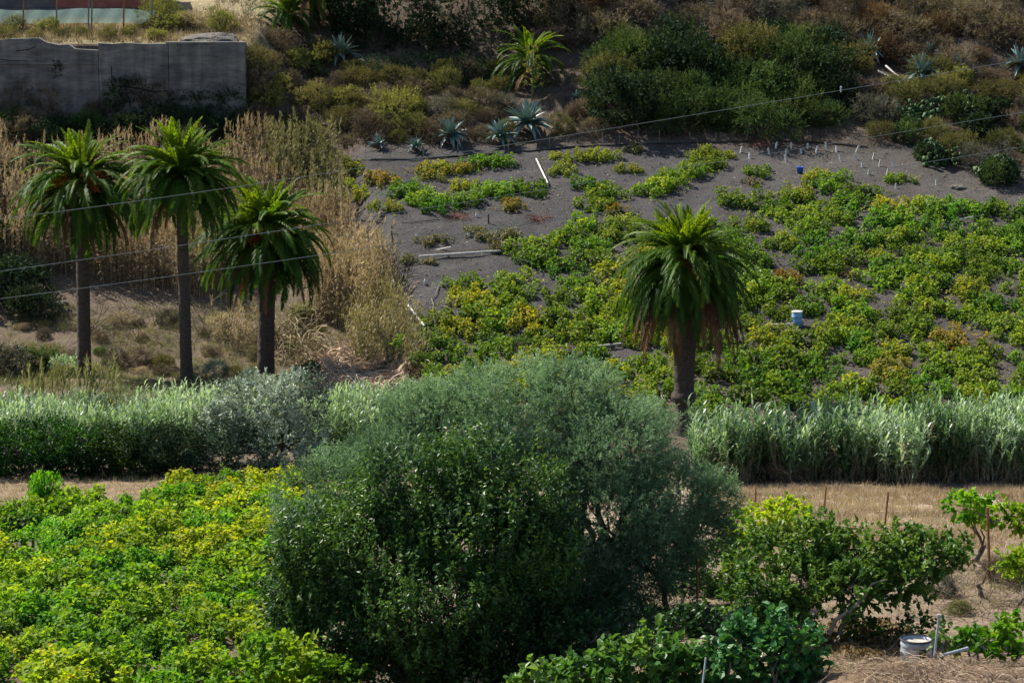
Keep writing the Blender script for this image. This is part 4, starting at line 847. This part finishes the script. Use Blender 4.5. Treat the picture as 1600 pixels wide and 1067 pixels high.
# flower stalk of an agave in front of the small palm
p = pix(831, 190, 130); t = thing('agave_flower_stalk', 'tall agave flower stalk with yellowish tufts in front of the small palm', 'flower stalk', p)
Hs = zpix(p.y, 72)-p.z; g = G(); tube(g, [(0, 0, -.2), (.03, 0, Hs*.5), (0, 0, Hs)], [.06, .05, .03], 6); part('stalk', g.mesh('stalk', M['twig']), t)
for k in range(20):
    z = Hs*(.45+.54*k/19); a = k*2.4; q = .55*(1-.5*(k/19))
    e = np.array([q*math.cos(a), q*math.sin(a), z+.15]); g = G(); tube(g, [(0, 0, z), e*[.6, .6, 1]-[0, 0, .08], e], [.02, .016, .012], 4)
    r = np.random.default_rng(k); n_ = 40; leaves(g, TRI, np.repeat(e[None], n_, 0)+r.normal(size=(n_, 3))*.06, r.normal(size=(n_, 3))+[0, 0, .8], rand_dirs(n_, r), .14, .05, r.random(n_)); part('flower_tuft', g.mesh('flower_tuft', M['sc_yellow']), t)
for i0, (p0, p1, lb) in enumerate((((1384, 110), (1420, 142), 'long pale fallen agave stalk on the right slope, the upper of two'), ((1372, 118), (1412, 143), 'shorter pale fallen agave stalk on the right slope, the lower of two'), ((1448, 138), (1470, 135), 'short grey stick above the prickly pears'), ((486, 118), (514, 82), 'thin grey leaning agave stalk left of the dark trees'), ((1458, 100), (1474, 74), 'grey upright dead stalk on the right slope'))):
    a = pix(*p0, 120)+Vector((0, 0, .25)); c = pix(*p1, 120)+Vector((0, 0, .35)); g = G(); tube(g, wiggle((0, 0, 0), (c-a)[:], 6, .01, rt), np.linspace(.07, .03, 6), 6); solo('dead_stalk', g.mesh('dead_stalk', M['pole'] if i0 < 2 else M['stick']), lb, 'dead stalk', a)
def cactus(px_, py_, R, Hh, n_, label, seed):
    r = np.random.default_rng(seed); p = pix(px_, py_, 120); t = thing('prickly_pear', label, 'cactus', p); g = G(); an = np.arange(9)*2*math.pi/9
    tips = [np.array([r.normal()*R*.5, r.normal()*R*.3, 0.]) for _ in range(9)]
    for k in range(n_):
        b_ = tips[int(r.integers(len(tips)))]; d = norm(np.array([r.normal()*.6+b_[0]/R*.4, r.normal()*.5, 1.]))
        if b_[2] > Hh: d[2] *= .2
        L = r.uniform(.28, .42); f = norm(np.cross(d, r.normal(size=3))); c = b_+d*L*.5; w_ = L*.36; nn = np.cross(d, f)
        ring = c+np.cos(an)[:, None]*d*L*.5+np.sin(an)[:, None]*f*w_
        V = np.concatenate([ring, [c+nn*.03, c-nn*.03]]); T = [(j, (j+1) % 9, 9) for j in range(9)]+[((j+1) % 9, j, 10) for j in range(9)]
        g.add(V, T, r.random()); tips.append(b_+d*L*.92)
    part('pads', g.mesh('pads', M['cactus'], True), t, kind='stuff'); return t
cactus(1435, 200, 1.5, 1.6, 240, 'large prickly pear clump with pale pads on the right slope', 1); cactus(1515, 186, 1.2, 1.5, 190, 'prickly pear clump right of the largest one', 2); cactus(1570, 285, 1.2, 1.3, 170, 'prickly pear clump at the right edge above the vines', 3); cactus(1470, 262, 1.0, 1.2, 130, 'dark prickly pear clump below the largest one', 4)

# ================================================================== GRASS, BRUSH, LITTER
rg = np.random.default_rng(61)
def grass(P, L, W, tint, lean, r, nb=1):
    g = G(); P = np.repeat(P, nb, 0)+r.normal(size=(len(P)*nb, 3))*np.array([.06, .06, 0]); n_ = len(P)
    D = np.stack([r.normal(size=n_)*lean, r.normal(size=n_)*lean, np.ones(n_)], 1)
    leaves(g, TRI, P, D, rand_dirs(n_, r), L*r.uniform(.5, 1.3, n_), W, np.clip(np.repeat(tint, nb)+r.normal(size=n_)*.15, 0, 1)); return g
P = scatter(15000, 5, 22, 66, 92.5, rg, lambda a, c, x, y: (a > 1120) & (vnoise(x*.7, y*.7, 5) > .25))
g = grass(P, .32, .022, .5+1.0*fbm(P[:, 0]*.5, P[:, 1]*.5, 7), .55, rg, 5); solo('dry_grass', g.mesh('dry_grass', M['straw']), 'straw-coloured dry grass on the strip below the cane bed', 'dry grass', kind='stuff')
P = scatter(9000, 3, 14, 44, 66, rg, lambda a, c, x, y: (a > 1180) & (vnoise(x*.9, y*.9, 6) > .42))
g = grass(P, .26, .013, .4+1.0*fbm(P[:, 0]*.8, P[:, 1]*.8, 8), .9, rg, 4); solo('dry_grass', g.mesh('dry_grass', M['straw']), 'matted dry grass around the fig tree and the drum', 'dry grass', kind='stuff')
P = scatter(16000, -32, 32, 139, 163, rg, lambda a, c, x, y: (a > -30) & (a < 1640) & ~((x < -15.4) & (y > 142.4) & (y < 144)) & (vnoise(x*.5, y*.5, 9) > .3))
px_, py_ = proj(P[:, 0], P[:, 1], P[:, 2]); k = (px_ < 900) & (px_ > 380)
g = grass(P, .42, .028, .40+1.1*fbm(P[:, 0]*.4, P[:, 1]*.4, 10), .6, rg, 5); solo('dry_undergrowth', g.mesh('dry_undergrowth', M['sc_brown']), 'brown dry undergrowth covering the slope above the vineyard', 'undergrowth', kind='stuff')
P = scatter(5000, -36, -13.5, 144.2, 152, rg, lambda a, c, x, y: (a < 400) & (x > -60))
g = grass(P, .45, .03, .45+1.0*fbm(P[:, 0]*.6, P[:, 1]*.6, 12), .5, rg, 4); solo('dry_grass', g.mesh('dry_grass', M['straw']), 'sunlit straw grass on the terrace above the concrete wall', 'dry grass', kind='stuff')
P = scatter(13000, -26, -4, 101.5, 126, rg, lambda a, c, x, y: (x < edge(y)-.5) & (vnoise(x*.6, y*.6, 15) > .3))
g = grass(P, .40, .025, .4+1.0*fbm(P[:, 0]*.6, P[:, 1]*.6, 13), .8, rg, 5); solo('dry_undergrowth', g.mesh('dry_undergrowth', M['cane_olive']), 'low dry weeds on the ground around the three palms', 'undergrowth', kind='stuff')
P = scatter(1600, -20, 0, 85, 94, rg, lambda a, c, x, y: (c > 745) & (c < 800))
g = grass(P, .3, .02, rg.random(len(P)), .7, rg, 5); solo('dry_grass', g.mesh('dry_grass', M['straw']), 'dry grass strip between the hedge and the lower vineyard', 'dry grass', kind='stuff')
# fallen leaves and small weeds on the vineyard soil
P = scatter(2600, -9, 32, 101, 139, rg, lambda a, c, x, y: (x > edge(y)+.4) & (a < 1640)); n_ = len(P); P[:, 2] += .08
g = G(); D = rg.normal(size=(n_, 3)); D[:, 2] *= .2; N = rg.normal(size=(n_, 3))*.3; N[:, 2] += 1
leaves(g, GRAPE, P, D, N, .13*rg.uniform(.5, 1.2, n_), .11, rg.random(n_)); solo('fallen_leaves', g.mesh('fallen_leaves', M['vine_dull']), 'fallen leaves and scraps on the dark soil of the hillside vineyard', 'fallen leaves', kind='stuff')
P = scatter(3800, -9, 32, 101, 139, rg, lambda a, c, x, y: (x > edge(y)+.2) & (a < 1640)); n_ = len(P); P[:, 2] += .07
g = G(); leaves(g, TRI, P, rg.normal(size=(n_, 3))*[1, 1, .25], rg.normal(size=(n_, 3))+[0, 0, 1], rg.uniform(.05, .3, n_)**1.3, rg.uniform(.02, .09, n_), rg.random(n_)); solo('soil_debris', g.mesh('soil_debris', M['straw']), 'pale straw and stem scraps strewn over the vineyard soil', 'debris', kind='stuff')
# dead leaves under the fig
P = scatter(2500, 5, 8.6, 45.5, 51, rg, lambda a, c, x, y: ((a-1350)/75)**2+((c-1000)/32)**2 < 1); n_ = len(P); P[:, 2] += .06+.12*rg.random(n_)
g = G(); leaves(g, GRAPE, P, rg.normal(size=(n_, 3)), rg.normal(size=(n_, 3))+[0, 0, .6], .12*rg.uniform(.5, 1.2, n_), .09, rg.random(n_)); solo('dead_leaves', g.mesh('dead_leaves', M['palm_dead']), 'rust-brown dead leaves under the fig limb', 'dead leaves', kind='stuff')
# tangled brush on the bank right of the palms, and twigs on the spoil bank
def tangle(n_, cx, cy, rx, ry, L, rr, r, d0, arch=.5, mask=None):
    g = G()
    for k in range(n_):
        a = r.uniform(0, 6.28); q = math.sqrt(r.random()); p = pix(cx+q*rx*math.cos(a), cy+q*ry*math.sin(a), d0); th = r.uniform(0, 6.28); l_ = L*r.uniform(.4, 1.3); h = arch*l_*r.random()
        t = np.linspace(0, 1, 6); x = p.x+np.cos(th+t*r.normal()*.8)*l_*t; y = p.y+np.sin(th+t*r.normal()*.8)*l_*t
        z = terrain(x, y)+.04+h*4*t*(1-t); tube(g, np.stack([x, y, z], 1), rr*np.linspace(1, .5, 6), 3, min(1, max(0, .55+r.normal()*.25)), False)
    return g
solo('brush_pile', tangle(1100, 560, 588, 78, 40, 1.5, .030, rg, 96, .45).mesh('brush_pile', M['pale']), 'pale tangled brush of dead stems on the bank right of the palms', 'brush', kind='stuff')
solo('brush_pile', tangle(220, 455, 545, 60, 28, 1.5, .022, rg, 96, .8).mesh('brush_pile', M['cane_dry']), 'arching dead stems under the shortest palm', 'brush', kind='stuff')
solo('brush_pile', tangle(110, 230, 515, 120, 34, 2.0, .014, rg, 96, .7).mesh('brush_pile', M['sc_brown']), 'dark fallen canes behind the palm trunks', 'brush', kind='stuff')
solo('twig_litter', tangle(420, 1470, 1050, 190, 26, .6, .007, rg, 38, .3).mesh('twig_litter', M['straw']), 'dry twigs and roots on the spoil bank in front of the drum', 'twigs', kind='stuff')
solo('twig_litter', tangle(260, 1530, 930, 80, 50, .7, .006, rg, 40, .5).mesh('twig_litter', M['sc_brown']), 'grey-brown dry twigs on the bank right of the fig tree', 'twigs', kind='stuff')
for a, c, s, m, lb in ((560, 1062, .5, 'straw', 'dry straw tuft at the foot of the leafy tree, the left of two'), (772, 1048, .45, 'straw', 'dry straw tuft in the shade under the olive'), (1262, 742, .5, 'straw', 'tall dry weed in front of the cane bed'), (1175, 745, .8, 'sc_olive', 'olive weedy bush at the left end of the cane bed'), (1225, 752, .6, 'sc_brown', 'brown weedy bush at the left end of the cane bed'),
                       (1560, 905, .55, 'sc_brown', 'brown dry bush right of the rusty post'), (1590, 920, .5, 'sc_brown', 'brown dry bush at the right edge below the small green bush'), (1470, 930, .5, 'sc_grey', 'grey dry bush behind the drum, on its right'), (1500, 960, .35, 'sc_olive', 'small olive tuft on the bank right of the drum')):
    shrub(pix(a, c, 40), 'twig', m, s, lb)

# ================================================================== PROPS
def rod(name, p0, p1, r_, mat, label, cat, group=None, sides=7, base=None):
    p0 = Vector(p0); p1 = Vector(p1); g = G(); tube(g, [(0, 0, 0), ((p1-p0)*.5)[:], (p1-p0)[:]], r_, sides); return solo(name, g.mesh(name, M[mat]), label, cat, p0, group=group)
# overhead wires: three nearly parallel spans crossing the view
def wire(pts, r_, label):
    a = [at(px_, py_, d) for px_, py_, d in pts]; p0 = a[0]
    xs_ = np.linspace(0, 1, 40); t = np.linspace(0, 1, len(a)); A = np.array([(q-p0)[:] for q in a]); co = [np.polyfit(t, A[:, k], 2) for k in range(3)]
    g = G(); tube(g, np.stack([np.polyval(c_, xs_) for c_ in co], 1), r_, 5); return solo('overhead_wire', g.mesh('overhead_wire', M['wire']), label, 'wire', p0)
wire([(-130, 360, 92), (205, 314, 98), (530, 266, 104), (860, 217, 110), (1190, 163, 116), (1720, 72, 126)], .0125, 'topmost of three pale overhead wires crossing the picture')
wire([(-130, 440, 92), (205, 397, 98), (530, 347, 104), (860, 293, 110), (1190, 241, 116), (1720, 157, 126)], .0125, 'middle of three pale overhead wires crossing the picture')
wire([(-130, 484, 92), (205, 439, 98), (530, 393, 104), (860, 345, 110), (1190, 295, 116), (1720, 210, 126)], .0125, 'lowest of three pale overhead wires crossing the picture')
p = at(1314, 140, 118.4); g = G(); lathe(g, [(0, -.16), (.03, -.14), (.045, -.04), (.035, .03), (.055, .07), (.05, .13), (0, .16)], 8); solo('wire_marker', g.mesh('wire_marker', M['steel']), 'small grey marker on the topmost wire in front of the thicket', 'wire marker', p)
# barrels
blue = noisemat('faded blue plastic', two((.10, .24, .42), (.20, .36, .55)), 3, .5, .1); bluec = noisemat('bright blue plastic', two((.02, .08, .42), (.04, .14, .55)), 3, .4, 0)
p = pix(1245, 510, 98); t = thing('blue_barrel', 'faded blue plastic barrel with a white lid among the hillside vines', 'barrel', p)
g = G(); lathe(g, [(.0, 0), (.23, 0), (.25, .05), (.25, .22), (.262, .24), (.25, .26), (.25, .44), (.262, .46), (.25, .48), (.25, .64), (.235, .68)], 20); part('body', g.mesh('body', blue, True), t)
g = G(); lathe(g, [(.262, .67), (.262, .73), (.22, .745), (0, .75)], 20); part('lid', g.mesh('lid', M['plastic_white'], False), t)
p = pix(1250, 272, 98); t = thing('blue_bucket', 'small bright blue bucket beside a yellowing vine near the white tubes', 'bucket', p)
g = G(); lathe(g, [(0, .02), (.15, .02), (.20, .34), (.215, .35), (.205, .37), (.19, .35), (.14, .05), (0, .05)], 16); part('body', g.mesh('body', bluec, True), t)
g = G(); an = np.linspace(0, math.pi, 9); tube(g, np.stack([.2*np.cos(an), 0*an, .35+.16*np.sin(an)], 1), .008, 4); part('handle', g.mesh('handle', M['steel']), [q for q in t.children][0])
p = pix(291, 772, 80); t = thing('blue_crate', 'small blue crate with a white rim at the back edge of the lower vineyard', 'crate', p)
g = G(); box(g, (0, 0, .14), (.46, .34, .26), .5, .2); part('body', g.mesh('body', bluec), t)
g = G()
for dx, dy, sx, sy in ((0, .17, .5, .05), (0, -.17, .5, .05), (.225, 0, .05, .29), (-.225, 0, .05, .29)):
    c_ = Matrix.Rotation(.2, 3, 'Z') @ Vector((dx, dy, .30)); box(g, c_[:], (sx, sy, .055), .5, .2)
part('rim', g.mesh('rim', M['plastic_white']), t)
# metal drum
p = pix(1431, 1032, 44.6); p.z -= .1; t = thing('metal_drum', 'open galvanised metal drum of pale water or ash on the bank', 'drum', p)
galv = noisemat('galvanised sheet', two((.24, .27, .31), (.48, .52, .56)), 3, .42, .15, metallic=.35)
g = G(); R = .31; prof_ = [(R, 0)]
for k in range(3): prof_ += [(R, .14+.15*k-.03), (R+.014, .14+.15*k), (R, .14+.15*k+.03)]
prof_ += [(R, .54), (R-.012, .54), (R-.012, .44)]; lathe(g, prof_, 32); part('body', g.mesh('body', galv, True), t)
g = G(); an = np.linspace(0, 2*math.pi, 33); tube(g, np.stack([(R+.004)*np.cos(an), (R+.004)*np.sin(an), 0*an+.545], 1), .02, 6, cap=False); part('rim', g.mesh('rim', noisemat('dark rim', two((.02, .02, .02), (.06, .055, .05)), 6, .5, 0)), t)
g = G(); lathe(g, [(R-.012, .47), (.15, .485), (0, .48)], 32); part('contents', g.mesh('contents', noisemat('pale lid', two((.28, .27, .24), (.42, .40, .36)), 5, .7, .2)), t)
for k, (a, sw) in enumerate(((-1.9, .12), (-1.3, .16))):
    g = G(); box(g, (0, 0, 0), (sw, .012, .30), .5); part('patch', g.mesh('patch', M['plastic_white'] if k == 0 else M['cactus']), t, None, ((R+.016)*math.cos(a), (R+.016)*math.sin(a), .25), (0, 0, a+math.pi/2))
a = at(1458, 1026, 44.3); c = at(1467, 962, 44.4); t = thing('metal_stake', 'grey metal stake standing beside the metal drum', 'stake', a)
g = G(); tube(g, [(0, 0, -.3), (c-a)[:]], .022, 8); part('shaft', g.mesh('shaft', M['steel']), t)
g = G(); box(g, (c-a)[:], (.07, .05, .06)); part('cap', g.mesh('cap', M['steel']), t)
a = at(1470, 1024, 44.2); c = at(1512, 1012, 44.8); rod('metal_bar', a, c, .03, 'steel', 'grey metal bar lying on the bank right of the drum', 'metal bar')
a = at(1097, 1075, 42.4); c = at(1103, 1026, 42.6); rod('blue_pole', a, c, .018, 'steel', 'thin blue-grey pole in front of the broad-leaved bush at the bottom edge', 'pole')
# rusty posts
for (x0, y0), (x1, y1), r_, lb in (((1286, 806), (1291, 760), .03, 'rusty leaning post on the dry grass, second from the left'), ((1380, 835), (1388, 768), .033, 'rusty leaning post on the dry grass between fig tree and cane bed'), ((1180, 798), (1181, 760), .028, 'thin rusty post at the left end of the dry grass strip'),
                               ((1522, 842), (1524, 800), .028, 'shorter of the two rusty posts under the small vine'), ((1547, 905), (1543, 792), .034, 'tallest rusty post, under the small vine at the right'), ((1090, 1000), (1089, 868), .03, 'orange-brown post in the shade right of the olive trunk')):
    p = pix(x0, y0, 40) if y0 < 960 else at(x0, y0, 52.5); q = at(x1, y1, p.y-.1); rod('rusty_post', p-Vector((0, 0, .25)), q, r_, 'rust', lb, 'post')
p = pix(1547, 905, 40); q = at(1543, 796, p.y); t = thing('vine_stem', 'gnarled bare vine stem on the tallest rusty post', 'vine stem', q)
g = G(); tube(g, [(at(a, c, q.y)-q)[:] for a, c in ((1520, 800), (1532, 804), (1543, 808), (1552, 817), (1562, 812), (1566, 806))], [.012, .018, .03, .025, .015, .008], 5); part('stem', g.mesh('stem', M['bark']), t)
# white pipe and stone edging behind the olive trunk
rod('white_pipe', at(1050, 977, 53.5), at(1152, 962, 54.5), .035, 'pole', 'pale pipe lying in the gap right of the olive trunk', 'pipe')
# poles on the field
for (x0, y0), (x1, y1), r_, mat, lb in (((838, 254), (856, 292), .05, 'plastic_white', 'white pipe lying on the bare soil at the top of the vineyard'), ((600, 415), (705, 393), .05, 'pole', 'grey pole lying on bare soil, the upper of two'), ((655, 407), (782, 399), .06, 'pole', 'grey pole lying on bare soil, the lower of two'),
                                    ((517, 290), (529, 332), .045, 'plastic_white', 'white rail on the left vineyard edge, the highest one'), ((578, 402), (594, 436), .05, 'plastic_white', 'white rail on the left vineyard edge, halfway down'), ((638, 502), (663, 534), .05, 'plastic_white', 'white rail on the left vineyard edge, the lowest one'), ((664, 556), (665, 570), .05, 'plastic_white', 'short white stub at the bottom left vineyard corner'),
                                    ((608, 446), (618, 470), .035, 'plastic_white', 'thin white rail among the canes of the vineyard edge'), ((1170, 395), (1174, 408), .05, 'plastic_white', 'white pipe piece right of the stout palm, the upper of two'), ((1184, 424), (1194, 438), .05, 'plastic_white', 'white pipe piece right of the stout palm, the lower of two'), ((928, 548), (974, 543), .05, 'pole', 'pale pole lying among vines left of the stout palm'), ((1205, 515), (1240, 512), .05, 'pole', 'pale pole lying beside the blue barrel'), ((1500, 348), (1540, 342), .04, 'pole', 'pale pole lying among the right hillside vines')):
    hz = .75 if 'rail' in lb else .18; a = pix(x0, y0, 98)+Vector((0, 0, hz)); c = pix(x1, y1, 98)+Vector((0, 0, hz)); rod('field_pipe', a, c, r_, mat, lb, 'pipe')
# irrigation hoses along the top of the field
def hose(pp, r_, label):
    A = [pix(a, c, 98)+Vector((0, 0, .06)) for a, c in pp]; g = G(); tube(g, [(q-A[0])[:] for q in A], r_, 5); return solo('irrigation_hose', g.mesh('irrigation_hose', M['rubber']), label, 'hose', A[0])
hose([(530, 256), (580, 252), (640, 252), (700, 247), (760, 243), (830, 238), (900, 231), (960, 229), (1040, 226), (1120, 224), (1200, 222), (1280, 224), (1355, 231)], .05, 'black irrigation hose along the top edge of the hillside vineyard')
hose([(560, 346), (600, 352), (640, 350), (690, 346)], .02, 'thin dark hose across the bare grey patch')
A = [pix(a, c, 98)+Vector((0, 0, .08)) for a, c in ((686, 448), (680, 465), (674, 470), (678, 480), (672, 495), (668, 508))]; g = G(); tube(g, [(q-A[0])[:] for q in A], .025, 5); solo('dry_stem', g.mesh('dry_stem', M['stick']), 'grey crooked stem on bare soil at the left vineyard edge', 'stem', A[0])
# white grow tubes
for a, c in ((1157, 240), (1171, 248), (1170, 258), (1212, 232), (1236, 232), (1228, 243), (1252, 240), (1228, 253), (1275, 240), (1291, 232), (1307, 238), (1314, 253), (1338, 238), (1338, 250), (1347, 262), (1364, 250), (1374, 261), (1397, 261), (1205, 267), (1212, 322), (1202, 242), (1262, 232), (1357, 274), (1386, 274), (1463, 290), (1400, 295)):
    p = pix(a, c, 98); hh = .34*rg.uniform(.8, 1.2); t = solo('grow_tube', (lambda g: (lathe(g, [(.055, -.05), (.055, hh), (.045, hh), (.045, .1)], 8), g)[1])(G()).mesh('grow_tube', M['plastic_white']), 'small white grow tube in the bare corner of the hillside vineyard', 'grow tube', p, (rg.normal()*.2, rg.normal()*.2, 0), group='white grow tubes in the upper right vineyard corner')
# stakes along the top edge
for a, c in ((543, 248), (572, 250), (610, 247), (662, 246), (692, 240), (716, 238), (795, 240), (858, 232), (888, 232), (942, 227), (968, 226), (998, 222), (1030, 222), (1078, 220), (1117, 220), (1166, 220), (1204, 218), (1238, 216), (1262, 220)):
    p = pix(a, c, 98); hh = rg.uniform(.5, .85); g = G(); tube(g, [(0, 0, -.2), (rg.normal()*.06, 0, hh)], [.022, .016], 5); solo('vineyard_stake', g.mesh('vineyard_stake', M['stick']), 'thin grey stake along the top edge of the hillside vineyard', 'stake', p, group='stakes along the top of the vineyard')
for a, c, lb in ((763, 350, 'dark stake stub right of the reddish heap'), (612, 368, 'dark post on the grey bare patch, the upper one'), (575, 382, 'dark post at the left edge of the bare patch'), (613, 384, 'dark post on the grey bare patch, the lower one')):
    p = pix(a, c, 98); g = G(); tube(g, [(0, 0, -.1), (.02, 0, .5)], [.05, .04], 6); solo('short_post', g.mesh('short_post', M['bark']), lb, 'post', p)
# white scraps
for a, c, lb in ((652, 374, 'white plastic scrap on the bare patch, the leftmost of three'), (689, 376, 'white plastic scrap on the bare patch, the middle of three'), (733, 371, 'white plastic scrap on the bare patch, the right of three'), (665, 444, 'white plastic jug on the bare soil by the left vineyard edge'), (746, 340, 'white scrap right of the reddish heap')):
    p = pix(a, c, 98); g = G(); lathe(g, [(.07, 0), (.08, .04), (.075, .16), (.03, .22), (.03, .26), (0, .265)], 8); solo('plastic_scrap', g.mesh('plastic_scrap', M['plastic_white']), lb, 'scrap', p, (.3, .2, a))
# reddish heaps of prunings
redp = noisemat('reddish prunings', two((.10, .04, .03), (.22, .11, .08)), 9, .9, .6)
for a, c, s, lb in ((712, 341, 1, 'reddish flat heap of prunings on the bare soil'), (1188, 228, 1.1, 'dark brown heap of prunings at the top of the vineyard'), (840, 345, .8, 'brown heap of prunings above the dense vines'), (1325, 430, .9, 'reddish heap of prunings among the right vines')):
    p = pix(a, c, 98); t = solo('prunings_heap', tangle(70, a, c, 13*s, 3.5*s, .7, .012, rg, 98, .35).mesh('prunings_heap', redp), lb, 'heap')
# rock mound and rocks
def rock(px_, py_, s, label, seed, d0=100, flat=.6):
    r = np.random.default_rng(seed); import bmesh; bm = bmesh.new(); bmesh.ops.create_icosphere(bm, subdivisions=3, radius=1)
    V = np.array([v.co[:] for v in bm.verts]); T = [[v.index for v in f.verts] for f in bm.faces]; bm.free()
    q = 1+.55*fbm(V[:, 0]*1.6+seed, V[:, 1]*1.6+V[:, 2]*1.3, seed)+.2*fbm(V[:, 0]*5+seed, V[:, 1]*5+V[:, 2]*4, seed+3); V = V*q[:, None]*np.array([s*1.4, s, s*flat])
    solo('rock', G().add(V, T).mesh('rock', M['rock']), label, 'rock', pix(px_, py_, d0))
rock(328, 64, 1.35, 'large grey rock mound on the terrace above the wall end', 3, 120, .32)
rock(1498, 295, .35, 'pale rock at the right edge of the tube corner', 4); rock(520, 196, .4, 'rounded grey rock on the slope below the yellow bushes', 5, 120); rock(95, 475, .3, 'small grey rock behind the leftmost palm', 6)
rock(640, 625, .45, 'brown rock on the bank below the vineyard corner', 8)
